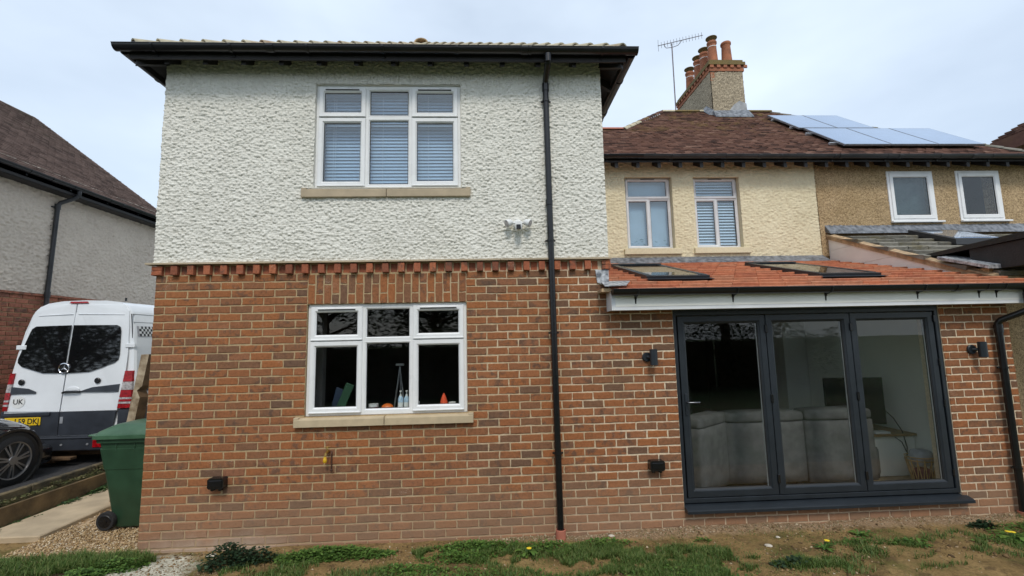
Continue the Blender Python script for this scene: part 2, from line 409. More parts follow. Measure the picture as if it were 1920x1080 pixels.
M_tyre = mat('tyre rubber', (.016, .016, .017), .85, .2, 30, bump=.3, bscale=80)
M_alloy = mat('dark silver alloy', (.23, .23, .24), .3, .1, metal=.8)
M_redl = mat('red lamp lens', (.30, .006, .010), .12, .35, 30)
M_whl = mat('clear lamp lens', (.40, .37, .37), .12, .35, 40)
M_headl = mat('headlamp lens', (.35, .37, .4), .06, .3, 18)
M_plate = mat('yellow number plate', (.78, .52, .02), .35, .04)
M_ink = mat('black lettering', (.012, .012, .012), .5)
M_binG = mat('green bin plastic', (.026, .068, .036), .42, .16, 5, bump=.06, bscale=300)
M_binL = mat('green bin lid', (.038, .105, .052), .38, .18, 5, col2=(.06, .135, .075))
M_timber = mat('weathered timber', (.27, .18, .10), .85, .35, 9, bump=.8, bscale=25, col2=(.50, .41, .29))
M_timber_d = mat('sawn timber edge', (.12, .07, .035), .85, .3, 8, bump=.6, bscale=25)
M_kerb = mat('dirty kerb stone', (.10, .085, .055), .95, .4, 7, bump=.6, bscale=40, col2=(.17, .13, .07))
M_timber_w = mat('wet edging timber', (.115, .075, .035), .9, .4, 4, bump=.6, bscale=25, col2=(.20, .13, .06))
M_asph = mat('damp asphalt', (.045, .045, .048), .8, .3, 30, bump=.8, bscale=120)
M_conc = mat('pale concrete', (.47, .37, .245), .9, .14, 4, bump=.3, bscale=60)
M_whiteboard = mat('white cladding', (.80, .78, .75), .5, .05, 3)
M_pinkdust = mat('mortar bedding', (.42, .30, .18), .9, .3, 12, bump=.5, bscale=40)
M_leafG = None

def glass(name, tint=(.93, .96, .95), ior=1.75, rough=.0, wob=0):
    m_ = bpy.data.materials.new(name); m_.use_nodes = True; nt = m_.node_tree; nt.nodes.clear(); L = nt.links.new
    o = N(nt, 'ShaderNodeOutputMaterial'); mx = N(nt, 'ShaderNodeMixShader'); t = N(nt, 'ShaderNodeBsdfTransparent'); g = N(nt, 'ShaderNodeBsdfGlossy')
    fr = N(nt, 'ShaderNodeFresnel'); gb = N(nt, 'ShaderNodeNewGeometry'); L(mth(nt, 'ADD', mth(nt, 'MULTIPLY', gb.outputs['Backfacing'], 1/ior-ior), ior), fr.inputs[0]); t.inputs[0].default_value = tint+(1,); g.inputs['Roughness'].default_value = rough
    if wob:
        tcn = N(nt, 'ShaderNodeTexCoord'); bp = N(nt, 'ShaderNodeBump'); bp.inputs['Strength'].default_value = wob; bp.inputs['Distance'].default_value = .01
        L(noise(nt, tcn.outputs['Object'], 1.5 if wob < .3 else 60, 1), bp.inputs['Height']); L(bp.outputs[0], g.inputs['Normal'])
    L(fr.outputs[0], mx.inputs[0]); L(t.outputs[0], mx.inputs[1]); L(g.outputs[0], mx.inputs[2]); L(mx.outputs[0], o.inputs[0])
    return m_
M_glass = glass('clear glazing', tint=(.97, .985, .975), ior=1.48, wob=.04)
M_glass_up = glass('sky reflecting glazing', (.86, .93, .97), 1.85, wob=.04)
M_glass_roof = glass('rooflight glazing', (.50, .57, .60), 2.3)
M_glass_obs = glass('obscured glazing', (.6, .68, .7), 1.9, .08, .6)
M_solar = mat('solar glass', (.33, .45, .64), .08, .05, 3, metal=.8, coat=.15)

# ------------------------------------------------------------------ brick pieces
ZT, CH = 2.80, .083
def ztop(n): return ZT-CH*(n-1)
def brick_mb(w, h, d=.03, c=.005, jit=.0034, x0=0, z0=0):
    """front face at y=0 looking to -Y, worn arrises; origin at the middle"""
    b = MB(); pts = []
    nx = 4
    per = [(-w/2+w*i/nx, -h/2) for i in range(nx)]+[(w/2, -h/2), (w/2, 0)]+[(w/2-w*i/nx, h/2) for i in range(nx)]+[(-w/2, h/2), (-w/2, 0)]
    n = len(per); r = lambda: random.uniform(-jit, jit)
    o1 = [(x+r(), c, z+r()) for x, z in per]
    o0 = [(x*(1-2*c/w)+r()*.6, random.uniform(-.0008, .0008), z*(1-2*c/h)+r()*.6) for x, z in per]
    o2 = [(x, d, z) for x, z in per]
    b.add([(x+x0, y, z+z0) for x, y, z in o0+o1+o2], [tuple(range(n))]+[(i, (i+1) % n, n+(i+1) % n, n+i) for i in range(n)]+[(n+i, n+(i+1) % n, 2*n+(i+1) % n, 2*n+i) for i in range(n)])
    return b
BRW, BRH = .2125, .0705
def mk_variants(w, h, mt, k=6): return [brick_mb(w, h).mesh('brick', mt) for _ in range(k)]

def place_bricks(parent, items, mt, name='brick', limit=300, face='F', off=0.0, basew=BRW, baseh=BRH, stuffname=None, seen=True, rectol=0):
    """items: (u, z, w, h, proud); face F looks to -Y at y=off, face R looks to +X at x=off"""
    def wp(it):
        u, z = it[0], it[1]
        return (u, off-it[4], z) if face == 'F' else (off+it[4], u, z)
    def size(it):
        p = proj(*wp(it))
        if p is None or not (-5 < p[0] < 1925 and -5 < p[1] < 1085): return 0
        return it[2]*it[3]/(p[2]**2)
    order = sorted(items, key=size, reverse=True)
    if seen: lead = [i for i in order[:limit] if size(i) > 0]
    else: lead = order[:limit]
    ls = set(id(i) for i in lead); rest = [i for i in items if id(i) not in ls]
    var = mk_variants(basew, baseh, mt)
    for it in lead:
        o = bpy.data.objects.new(name, random.choice(var)); o.scale = (it[2]/basew, 1, it[3]/baseh)
        rz = 0
        link(o, parent, wp(it))
        if face == 'R': rz = math.pi/2
        o.rotation_euler = (random.uniform(-.006, .006), random.uniform(-.004, .004)+(math.pi if random.random() < .5 and rectol == 0 and False else 0), rz)
    if rest:
        b = MB()
        for it in rest:
            q = brick_mb(it[2], it[3], x0=0, z0=it[1]); X, Y, Z = wp(it)
            if face == 'F': q.v = [(x+X, y+Y, z) for x, y, z in q.v]
            else: q.v = [(X-y, x+Y, z) for x, y, z in q.v]
            b.add(q.v, q.f)
        o = b.build(stuffname or (name+'_courses'), mt, parent, fix=False); stuff(o)

def course_items(n0, n1, x0, x1, holes, zt=ZT, ch=CH, full_even=True):
    res = []
    for n in range(n0, n1+1):
        zc = zt-ch*(n-1)-BRH/2-.0; full = (n % 2 == 0) == full_even
        a = x0-(0 if full else .1125); 
        while a < x1:
            l, r = max(a, x0), min(a+BRW, x1)
            segs = [(l, r)]
            for hx0, hx1, hz0, hz1 in holes:
                if hz0 < zc < hz1:
                    segs = [(hx1+.002 if 0 < l_-hx1 < .045 else l_, hx0-.002 if 0 < hx0-r_ < .045 else r_) for l_, r_ in segs]
                    ns = []
                    for l_, r_ in segs:
                        if r_ <= hx0 or l_ >= hx1: ns.append((l_, r_)); continue
                        if l_ < hx0: ns.append((l_, hx0-.002))
                        if r_ > hx1: ns.append((hx1+.002, r_))
                    segs = ns
            for l_, r_ in segs:
                if r_-l_ > .025: res.append(((l_+r_)/2+random.uniform(-.0015, .0015), zc+random.uniform(-.0015, .0015), r_-l_, BRH+random.uniform(-.002, .001), random.uniform(-.001, .0025)))
            a += .225
    return res

def wall_body(x0, x1, z0, z1, y0, y1, holes, mt, parent, name='wall', axis='F'):
    xs = sorted(set([x0, x1]+[min(max(h[i], x0), x1) for h in holes for i in (0, 1)])); zs = sorted(set([z0, z1]+[min(max(h[i], z0), z1) for h in holes for i in (2, 3)]))
    b = MB()
    for i in range(len(xs)-1):
        for j in range(len(zs)-1):
            cx, cz = (xs[i]+xs[i+1])/2, (zs[j]+zs[j+1])/2
            if any(h[0] < cx < h[1] and h[2] < cz < h[3] for h in holes): continue
            if axis == 'F': b.box(xs[i], xs[i+1], y0, y1, zs[j], zs[j+1])
            else: b.box(y0, y1, xs[i], xs[i+1], zs[j], zs[j+1])
    # drop the doubled inner faces
    cnt = {}
    def key(f): return tuple(sorted(tuple(round(c, 4) for c in b.v[i]) for i in f))
    for f in b.f: cnt[key(f)] = cnt.get(key(f), 0)+1
    b.f = [f for f in b.f if cnt[key(f)] == 1]; b.mi = [0]*len(b.f)
    return b.build(name, mt, parent, fix=False)

def roughcast(parent, mt, u0, u1, z0, z1, at, res, amp, cell, holes=(), face='F', seed=0, name='roughcast', zfun=None):
    nu = int((u1-u0)/res); nz = int((z1-z0)/res)
    U, Z = np.meshgrid(np.linspace(u0, u1, nu+1), np.linspace(z0, z1, nz+1), indexing='ij')
    wx = (fbm(U*9, Z*9, seed+3, 2)-.5)*.035; wz = (fbm(U*9+50, Z*9, seed+5, 2)-.5)*.025
    d, hv = worley((U+wx)/cell[0], (Z+wz)/cell[1], seed)
    d2, hv2 = worley((U-wx)/cell[0]*1.9, (Z+wz)/cell[1]*1.9, seed+40)
    h = amp*(np.sqrt(np.clip(1-(d*1.32)**2, 0, 1))*(.5+.7*hv))+amp*.32*np.sqrt(np.clip(1-(d2*1.4)**2, 0, 1))
    h += amp*.9*(fbm(U*2.5, Z*2.5, seed+8, 3)-.5)
    h = h-h.min()*.0
    if zfun is not None: keepz = zfun(U, Z)
    P = np.stack([U, at-h, Z], -1) if face == 'F' else np.stack([at+h, U, Z], -1)
    idx = np.arange((nu+1)*(nz+1)).reshape(nu+1, nz+1)
    F = np.stack([idx[:-1, :-1], idx[1:, :-1], idx[1:, 1:], idx[:-1, 1:]], -1).reshape(-1, 4)
    if face == 'R': pass
    cu = ((U[:-1, :-1]+U[1:, 1:])/2).ravel(); cz = ((Z[:-1, :-1]+Z[1:, 1:])/2).ravel(); keep = np.ones(len(cu), bool)
    for hx0, hx1, hz0, hz1 in holes: keep &= ~((cu > hx0) & (cu < hx1) & (cz > hz0) & (cz < hz1))
    if zfun is not None: keep &= zfun(cu, cz)
    return bigmesh(name, P.reshape(-1, 3), F[keep], mt, parent, smooth=True)

# ------------------------------------------------------------------ windows
def pane(parent, x0, x1, z0, z1, y, mt=None, name='pane'):
    return MB().box(x0, x1, y, y+.004, z0, z1).build(name, mt or M_glass, parent)
def sash(parent, x0, x1, z0, z1, y, mt, w=.058, proud=.018, gl=None, vent=False, glass_mt=None, drip=False):
    s = MB().ring(x0, x1, z0, z1, [(0, y+.02), (0, y-proud+.006), (.006, y-proud), (w-.016, y-proud), (w-.004, y-proud+.012), (w, y-proud+.018), (w, y+.03)])
    if drip: s.cbox(x0+.004, x1-.004, y-proud-.010, y-proud+.004, z0-.002, z0+.012, .003)
    o = s.build('sash', mt, parent)
    g = .005
    MB().ring(x0+w-.001, x1-w+.001, z0+w-.001, z1-w+.001, [(0, y+.003), (g, y+.005), (g, y+.02)]).build('gasket', M_gasket, o)
    pane(o, x0+w, x1-w, z0+w, z1-w, y+.008, glass_mt)
    if vent:
        mx_, hw = (x0+x1)/2, (x1-x0)*.36
        MB().cbox(mx_-hw, mx_+hw, y-proud-.010, y-proud+.002, z1-.026, z1-.012, .003).cbox(mx_-hw, mx_+hw, y-proud-.012, y-proud+.002, z1-.034, z1-.026, .002, 1).build('trickle_vent', [M_upvc, M_black], o)
    return o
def fixed(parent, x0, x1, z0, z1, y, mt, glass_mt=None, w=.02):
    MB().ring(x0, x1, z0, z1, [(0, y-.004), (.004, y-.006), (w-.004, y+.004), (w, y+.02)]).build('bead', mt, parent)
    MB().ring(x0+w-.001, x1-w+.001, z0+w-.001, z1-w+.001, [(0, y+.012), (.005, y+.014), (.005, y+.024)]).build('gasket', M_gasket, parent)
    return pane(parent, x0+w, x1-w, z0+w, z1-w, y+.018, glass_mt)

def big_window(house, x0, x1, z0, z1, y, tfrac, glass_mt, label):
    W, H = x1-x0, z1-z0; X = lambda f: x0+W*f; zt = z1-H*tfrac; fw = .042
    b = MB(); b.ring(x0, x1, z0, z1, [(0, y+.07), (0, y+.004), (.005, y), (fw, y), (fw, y+.07)])
    m1, m2 = X(.345), X(.655); hw = .018
    for mxx in (m1, m2): b.box(mxx-hw, mxx+hw, y+.001, y+.07, z0+fw, z1-fw)
    b.box(x0+fw, m1-hw, y+.002, y+.07, zt-.016, zt+.016); b.box(m1+hw, m2-hw, y+.002, y+.07, zt-.016, zt+.016); b.box(m2+hw, x1-fw, y+.002, y+.07, zt-.016, zt+.016)
    f = b.build('window', M_upvc, house); f['label'] = label
    for a, c in ((x0+fw-.012, m1-hw+.012), (m2+hw-.012, x1-fw+.012)):
        sash(f, a, c, zt+.006, z1-fw+.012, y, M_upvc, vent=True, glass_mt=glass_mt, drip=True)
        sash(f, a, c, z0+fw-.012, zt-.006, y, M_upvc, glass_mt=glass_mt, drip=True)
    fixed(f, m1+hw, m2-hw, zt+.016, z1-fw, y+.006, M_upvc, glass_mt)
    fixed(f, m1+hw, m2-hw, z0+fw, zt-.016, y+.006, M_upvc, glass_mt)
    return f

# ================================================================== GROUND AND SETTING
def soil_material():
    m_, nt, b = mat_new('bare garden soil'); L = nt.links.new
    ge = N(nt, 'ShaderNodeNewGeometry'); pos = ge.outputs['Position']; sep = N(nt, 'ShaderNodeSeparateXYZ'); L(pos, sep.inputs[0])
    c = ramp_out(nt, noise(nt, pos, 2.3, 8, .7), [(.3, (.12, .078, .035)), (.48, (.25, .165, .068)), (.65, (.36, .24, .105))])
    gm = sstep(nt, noise(nt, pos, 1.7, 7, .7), .5, .62)
    c = mixc(nt, mth(nt, 'MULTIPLY', gm, .6), c, (.105, .115, .03, 1))
    c = mixc(nt, mth(nt, 'MULTIPLY', sstep(nt, noise(nt, pos, 5.5, 7, .75), .52, .62), .7), c, (.11, .07, .035, 1))
    # darker dug soil on the left, cement spill beside it, crushed mortar against the wall
    def blob(cx, cy, rx, ry, amt=.5, sc_=3):
        dx = mth(nt, 'DIVIDE', mth(nt, 'SUBTRACT', sep.outputs['X'], cx), rx); dy = mth(nt, 'DIVIDE', mth(nt, 'SUBTRACT', sep.outputs['Y'], cy), ry)
        d = mth(nt, 'SQRT', mth(nt, 'ADD', mth(nt, 'MULTIPLY', dx, dx), mth(nt, 'MULTIPLY', dy, dy)))
        return sstep(nt, mth(nt, 'ADD', d, mth(nt, 'MULTIPLY', noise(nt, pos, sc_, 8, .7), amt)), 1.25, .85)
    c = mixc(nt, blob(-.55, -.55, .75, .6), c, (.06, .038, .022, 1))
    c = mixc(nt, mth(nt, 'MULTIPLY', blob(.40, -.40, .50, .46, .7, 7), .95), c, ramp_out(nt, noise(nt, pos, 18, 6, .7), [(.34, (.16, .13, .075)), (.46, (.56, .54, .43)), (.7, (.80, .79, .68))]))
    yb = mth(nt, 'ADD', sep.outputs['Y'], mth(nt, 'MULTIPLY', noise(nt, pos, 4, 6), .16))
    st = mth(nt, 'MULTIPLY', sstep(nt, yb, -.10, .0), sstep(nt, mth(nt, 'ADD', sep.outputs['X'], noise(nt, pos, 2, 3)), 3.6, 4.9))
    c = mixc(nt, st, c, ramp_out(nt, noise(nt, pos, 35, 5, .7), [(.35, (.22, .145, .08)), (.7, (.42, .29, .18))]))
    c = mixc(nt, .8, c, ramp_out(nt, noise(nt, pos, 45, 6, .75), [(.3, (.55, .55, .55)), (.5, (1, 1, 1)), (.75, (1.5, 1.5, 1.5))]), 'MULTIPLY')
    L(c, b.inputs['Base Color']); b.inputs['Roughness'].default_value = .95; b.inputs['Specular IOR Level'].default_value = .15
    bp = N(nt, 'ShaderNodeBump'); bp.inputs['Strength'].default_value = .9; bp.inputs['Distance'].default_value = .02
    L(noise(nt, pos, 60, 7, .75), bp.inputs['Height']); L(bp.outputs[0], b.inputs['Normal'])
    return m_
M_soil = soil_material()
M_grassfar = mat('distant lawn', (.06, .09, .025), .95, .3, 1.5, bump=.6, bscale=20)
M_lawn = mat('patchy lawn', (.10, .095, .035), .95, .35, 1.2, bump=.8, bscale=30, col2=(.06, .10, .03))
def gz(x, y):
    """height of the rough ground"""
    x = np.asarray(x, float); y = np.asarray(y, float)
    z = .035+.05*(fbm(x*1.3+7, y*1.3, 3, 4)-.5)+.022*(fbm(x*9, y*9, 5, 4)-.5)
    z = z+np.clip((y+.16)/.16, 0, 1)*.045*np.clip((x-4.2), 0, 1)*(.6+.8*fbm(x*12, y*12, 9, 3))
    z = z-np.clip(-x-.1, 0, 1.3)*.03
    z = z-.03*np.exp(-((x-2.45)**2/.12+(y+.17)**2/.02))
    return z
struct(MB().box(-300, 300, -300, 300, -.2, -.06).build('ground', M_grassfar))
xs = np.arange(-2.3, 11.6, .028); ys = np.arange(-2.2, .06, .024)
X, Y = np.meshgrid(xs, ys, indexing='ij'); Zg = gz(X, Y)
idx = np.arange(X.size).reshape(X.shape)
F = np.stack([idx[:-1, :-1], idx[1:, :-1], idx[1:, 1:], idx[:-1, 1:]], -1).reshape(-1, 4)
struct(bigmesh('soil', np.stack([X, Y, Zg], -1).reshape(-1, 3), F, M_soil, smooth=True))
xs = np.arange(-12, 20, .4); ys = np.arange(-24, -1.9, .35); X, Y = np.meshgrid(xs, ys, indexing='ij')
idx = np.arange(X.size).reshape(X.shape); F = np.stack([idx[:-1, :-1], idx[1:, :-1], idx[1:, 1:], idx[:-1, 1:]], -1).reshape(-1, 4)
struct(bigmesh('lawn', np.stack([X, Y, -.01+.04*fbm(X, Y, 2)], -1).reshape(-1, 3), F, M_lawn, smooth=True))
# side passage: gravel, path, bank, driveway
M_gravel = tile_material('golden gravel', [(0, (.26, .16, .07)), (.4, (.42, .29, .15)), (.8, (.55, .42, .26)), (1, (.68, .6, .48))])
struct(MB().box(-1.34, .0, .02, 9, -.05, .03).build('gravel_bed', M_pinkdust))
ng = 5200; gx = RNG.uniform(-1.32, -.0, ng*1); gy = np.concatenate([RNG.uniform(-.12, .8, int(ng*.75)), RNG.uniform(.8, 2.2, ng-int(ng*.75))])
gx = np.where(gy < .06, RNG.uniform(-1.25, -.06, ng), gx)
base = np.array([(1, 0, 0), (0, 1, 0), (-1, 0, 0), (0, -1, 0), (0, 0, .7), (0, 0, -.7), ]); bf = np.array([(0, 1, 4), (1, 2, 4), (2, 3, 4), (3, 0, 4), (1, 0, 5), (2, 1, 5), (3, 2, 5), (0, 3, 5)])
r = RNG.uniform(.006, .014, ng); ang = RNG.uniform(0, 6.28, ng)
V = base[None]*r[:, None, None]*RNG.uniform(.7, 1.3, (ng, 6, 3))
ca, sa = np.cos(ang)[:, None], np.sin(ang)[:, None]
V = np.stack([V[..., 0]*ca-V[..., 1]*sa, V[..., 0]*sa+V[..., 1]*ca, V[..., 2]], -1)
V += np.stack([gx, gy, np.where(gy < .03, gz(gx, gy)+.008, .037)+RNG.uniform(0, .01, ng)], -1)[:, None]
o = bigmesh('gravel', V.reshape(-1, 3), (bf[None]+6*np.arange(ng)[:, None, None]).reshape(-1, 3), M_gravel); tag(o, 'golden gravel around the green wheelie bin', 'gravel', kind='stuff')
struct(MB().box(-2.3, -1.30, .03, 2.4, -.05, .022).build('soil_strip', M_soil))
b = MB()
for y0, y1 in ((.42, 2.38), (2.40, 4.4), (4.42, 6.4)): b.cbox(-2.0+.012*y0, -1.32, y0, y1, -.05, .085, .012)
struct(b.build('path', M_conc))
M_bank = mat('earth bank', (.12, .085, .04), .95, .3, 5, bump=.8, bscale=40, col2=(.09, .10, .035))
struct(MB().hexa([(-2.35, -3, -.05), (-1.9, -3, -.05), (-1.98, 9, -.05), (-2.35, 9, -.05), (-2.3, -3, .36), (-2.06, -3, .09), (-2.04, 9, .06), (-2.3, 9, .33)]).build('bank', M_bank))
struct(MB().box(-9.9, -2.28, -20, 40, -.05, .30).build('driveway', M_asph))
t = thing('edging_board', 'long weathered timber edging board holding back the earth bank beside the path', 'edging', (-2.05, 0, 0))
MB().cbox(-2.07, -2.035, -1.5, 3.2, .05, .285, .005).build('board', M_timber_w, t); MB().cbox(-2.07, -2.035, 3.21, 7, .05, .26, .005).build('board', M_timber_w, t)
t = thing('kerb', 'dirty stone kerb between the bank and the asphalt driveway', 'kerb', (-2.25, 0, 0))
for k in range(8): MB().cbox(-2.30, -2.22, -1.5+k*.92, -.59+k*.92, .2, .385, .01).build('kerb_stone', M_kerb, t)

# ================================================================== THE TWO STOREY EXTENSION
H1 = thing('brick_and_render_house', 'two storey extension with white roughcast above red brick and a black hipped eave', 'house', (2.4, 0, 0))
WIN_L = (1.578, 3.262, 1.303, 2.472); WIN_U = (1.607, 3.218, 3.742, 4.955)
XM = 4.83; XE = 9.405
hole_l = (1.575, 3.265, 1.30, 2.80); BIF = (5.525, 8.59, .222, 2.42)
items = course_items(1, 35, 0, XE, [hole_l, BIF, (1.489, 3.327, 1.225, 1.31), (XM+.0, 11, 2.405, 3)])
itA = [i for i in items if i[0] < XM]; itB = [i for i in items if i[0] >= XM and i[1] < 2.40]
place_bricks(H1, itA, M_brick, limit=300)
# soldier arch over the kitchen window
sol = []
for k in range(20):
    x = 1.575+.0845*(k+.5)
    if k % 2 == 0: sol += [(x, 2.8-.01-.0505, .0735, .1, random.uniform(0, .002)), (x, 2.8-.12-.1025, .0735, .205, random.uniform(0, .002))]
    else: sol += [(x, 2.79-.1025, .0735, .205, random.uniform(0, .002)), (x, 2.79-.215-.0505, .0735, .1, random.uniform(0, .002))]
place_bricks(H1, sol, M_brick, name='soldier_brick', basew=.0735, baseh=.15)
# dentil course
den = [(.2-.0845+.169*k*.5 if False else 0, 0, 0, 0, 0)][:0]
P = .169
for k in range(27):
    x = .205+P*k
    b = brick_mb(.068, .1, d=.09, c=.004); me = b.mesh('dentil_brick', M_dentil)
    o = bpy.data.objects.new('dentil_brick', me); link(o, H1, (x, -.048+random.uniform(-.002, .002), 2.853))
    me2 = brick_mb(.078, .1, d=.03).mesh('flush_header', M_dentil); o = bpy.data.objects.new('flush_header', me2); link(o, H1, (x+P/2, .004, 2.855))
o = bpy.data.objects.new('flush_header', brick_mb(.078, .1, d=.03).mesh('flush_header', M_dentil)); link(o, H1, (.12, .004, 2.855))
for xa, xb in ((-.03, .075), (4.76, 4.855)):
    for zz in (2.828, 2.877):
        o = bpy.data.objects.new('corner_brick', brick_mb(xb-xa, .046, d=.09, c=.004).mesh('corner_brick', M_dentil)); link(o, H1, ((xa+xb)/2, -.035, zz))
holes1 = [WIN_L, (1.575, 3.265, 2.46, 2.475), WIN_U]
wall_body(0, XM, -.1, 2.912, .005, .30, [(1.575, 3.265, 1.30, 2.474)], M_mortar, H1, 'wall')
MB().box(1.575, 3.265, .003, .012, 2.474, 2.80).build('arch_mortar', M_mortar, H1)
wall_body(-.012, XM+.01, 2.938, 5.34, .0, .30, [WIN_U], M_white_rc, H1, 'upper_wall')
# cast stone band
b = MB()
for x0, x1 in ((-.08, 1.2), (1.203, 2.42), (2.423, 3.64), (3.643, 4.86)): b.prism([(-.062, 2.914), (-.062, 2.932), (-.015, 2.941), (.05, 2.941), (.05, 2.914)], 'X', x0, x1)
b.build('stone_band', M_stone_w, H1)
roughcast(H1, M_white_rc, -.026, XM+.006, 2.940, 5.33, -.002, .007, .019, (.031, .024), [(WIN_U[0]-.004, WIN_U[1]+.004, WIN_U[2]-.0, WIN_U[3]+.004), (1.49, 3.32, 3.64, 3.745)], seed=4)
# smoothed roughcast edge at the left corner (return)
roughcast(H1, M_white_rc, .0, .4, 2.940, 5.33, -.012, .012, -.014, (.034, .022), face='R', seed=9, name='roughcast_return')
# sills
for nm, x0, x1, z0, z1 in (('sill', 1.489, 3.327, 1.203, 1.302), ('sill', 1.489, 3.322, 3.636, 3.742)):
    xm = (x0+x1)/2
    mt = M_stone if z0 < 2 else M_stone_w
    for a, c in ((x0, xm-.003), (xm+.003, x1)):
        b = MB(); b.cbox(a, c, -.052, .07, z0, z1-.024, .004)
        b.prism([(-.050, z1-.025), (-.046, z1-.018), (.03, z1-.004), (.07, z1-.004), (.07, z1-.025)], 'X', a+.004, c-.004)
        b.cbox(*((a, a+.05) if a == x0 else (c-.05, c)), -.049, .06, z1-.03, z1-.001, .003)
        b.build('sill', mt, H1)
# side, back walls, floors, ceiling
MB().box(.01, .28, .31, 8.3, -.1, 5.3).box(4.55, XM, .31, 8.3, -.1, 5.3).box(.01, XM, 8.3, 8.6, -.1, 5.3).build('side_wall', M_white_rc, H1)
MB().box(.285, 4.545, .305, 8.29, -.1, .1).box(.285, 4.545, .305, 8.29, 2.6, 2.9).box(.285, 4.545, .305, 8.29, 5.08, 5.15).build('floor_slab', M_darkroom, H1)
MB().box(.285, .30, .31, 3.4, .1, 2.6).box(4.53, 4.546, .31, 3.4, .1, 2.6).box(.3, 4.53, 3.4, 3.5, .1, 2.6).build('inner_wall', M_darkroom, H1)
MB().box(.3, 4.5, 3.4, 3.5, 2.9, 5.08).build('inner_wall', M_plaster, H1)
MB().box(1.55, 3.29, .09, .33, 1.27, 1.305).build('inner_sill', M_upvc, H1)
big_window(H1, *WIN_L, .035, .335, M_glass, 'lower white casement window with small things on its inner sill')
big_window(H1, *WIN_U, .015, .315, M_glass_up, 'upper white casement window with drawn blinds')
# mortar bead round the upper window
MB().ring(WIN_U[0]-.012, WIN_U[1]+.012, WIN_U[2]-.0, WIN_U[3]+.012, [(0, -.010), (.0125, -.014), (.0145, .013)]).build('render_bead', M_white_rc, H1)

# roof of the two storey extension
PX0, PX1, PY0, EZ, PT = -.24, 5.07, -.24, 5.215, .70
def r1z(d): return EZ+PT*d
b = MB(); xm = (PX0+PX1)/2; hw = (PX1-PX0)/2; yb = 8.9
A, B, Cc, D = (PX0, PY0, EZ), (PX1, PY0, EZ), (PX1, yb, EZ), (PX0, yb, EZ); T1 = (xm, PY0+hw, r1z(hw)); T2 = (xm, yb-hw, r1z(hw))
b.add([A, B, Cc, D, T1, T2], [(0, 1, 4), (1, 2, 5, 4), (2, 3, 5), (3, 0, 4, 5)])
rf = b.build('roof', M_browntile, H1)
# tiles along the front eave (seen edge-on) and the pale hip tiles
b = MB(); k = PX0+.1
while k < PX1-.1:
    for cc in range(3):
        y0 = PY0-.05+cc*.1; z0 = EZ-.02+PT*(cc*.1)+.012
        b.hexa([(k, y0, z0), (k+.163, y0, z0), (k+.163, y0+.2, z0+PT*.2), (k, y0+.2, z0+PT*.2), (k, y0, z0+.014), (k+.163, y0, z0+.014), (k+.163, y0+.2, z0+PT*.2+.014), (k, y0+.2, z0+PT*.2+.014)])
    k += .167
stuff(b.build('eave_tiles', M_hiptile, rf, fix=False))
def hip_piece(p, d, L_, r0=.10, r1=.085, th=.018):
    """half round tile starting at p running along unit d"""
    b = MB(); d = Vector(d).normalized(); s_ = d.cross(Vector((0, 0, 1))).normalized(); up = s_.cross(d)
    vs = []
    for q, (t_, rr) in enumerate(((0, r0), (L_, r1))):
        for k in range(9):
            a = math.pi*k/8
            for rad in (rr, rr-th): vs.append(Vector(p)+d*t_+s_*math.cos(a)*rad+up*(math.sin(a)*rad*.75))
    fs = []
    for k in range(8):
        o_, i_, o2, i2 = k*2, k*2+1, 18+k*2, 19+k*2
        fs += [(o_, o_+2, o2+2, o2), (i_, i2, i2+2, i_+2), (o_, i_, i_+2, o_+2), (o2, o2+2, i2+2, i2)]
    fs += [(0, 18, 19, 1), (16, 17, 35, 34)]
    return b.add(vs, fs)
for sx in (1, -1):
    p0 = Vector((PX0 if sx > 0 else PX1, PY0, EZ)); dd = Vector((sx, 1, PT)).normalized(); Lh = (Vector(T1)-p0).length
    n = 18; st = (Lh-.05)/n
    for k in range(n):
        p = p0+dd*(.02+st*k)+Vector((0, 0, .015))
        hip_piece(p+Vector((0, 0, .008)), (dd-Vector((0, 0, .07))).normalized(), st*1.2, .100, .078).build('hip_tile', M_hiptile, rf, loc=tuple(p))
hip_piece(Vector(T1)+Vector((0, -.1, .03)), (0, 1, 0), .35, .12, .12, .02).build('ridge_tile', M_pinkdust, rf)
# soffit boards, fascia, rafter feet
b = MB()
b.hexa([(PX0, PY0, EZ-.06), (PX1, PY0, EZ-.06), (XM+.02, .02, EZ+.10), (-.02, .02, EZ+.10), (PX0, PY0, EZ-.01), (PX1, PY0, EZ-.01), (XM+.02, .02, EZ+.16), (-.02, .02, EZ+.16)])
for x0, x1 in ((PX0, -.02), (PX1, XM+.02)):
    b.hexa([(x0, PY0, EZ-.06), (x0, yb, EZ-.06), (x1, yb, EZ+.1), (x1, .02, EZ+.1), (x0, PY0, EZ-.01), (x0, yb, EZ-.01), (x1, yb, EZ+.16), (x1, .02, EZ+.16)])
b.build('soffit', M_soffit, H1)
def rafter(p, q, w_=.048, h=.10):
    """timber from p (outer) to q (inner)"""
    p, q = Vector(p), Vector(q); d = (q-p); s_ = Vector((-d.y, d.x, 0)).normalized()*w_/2; z = Vector((0, 0, h))
    return MB().hexa([p-s_-z, p+s_-z, q+s_-z, q-s_-z, p-s_, p+s_, q+s_, q-s_])
k = .10
while k < 4.8:
    rafter((k, -.20, EZ-.05), (k, .03, EZ+.09)).build('rafter_foot', M_soffit, H1); k += .4
for yy in np.arange(.3, 4.5, .4):
    rafter((PX1-.03, yy, EZ-.05), (XM-.02, yy, EZ+.09)).build('rafter_foot', M_soffit, H1); rafter((PX0+.03, yy, EZ-.05), (.02, yy, EZ+.09)).build('rafter_foot', M_soffit, H1)
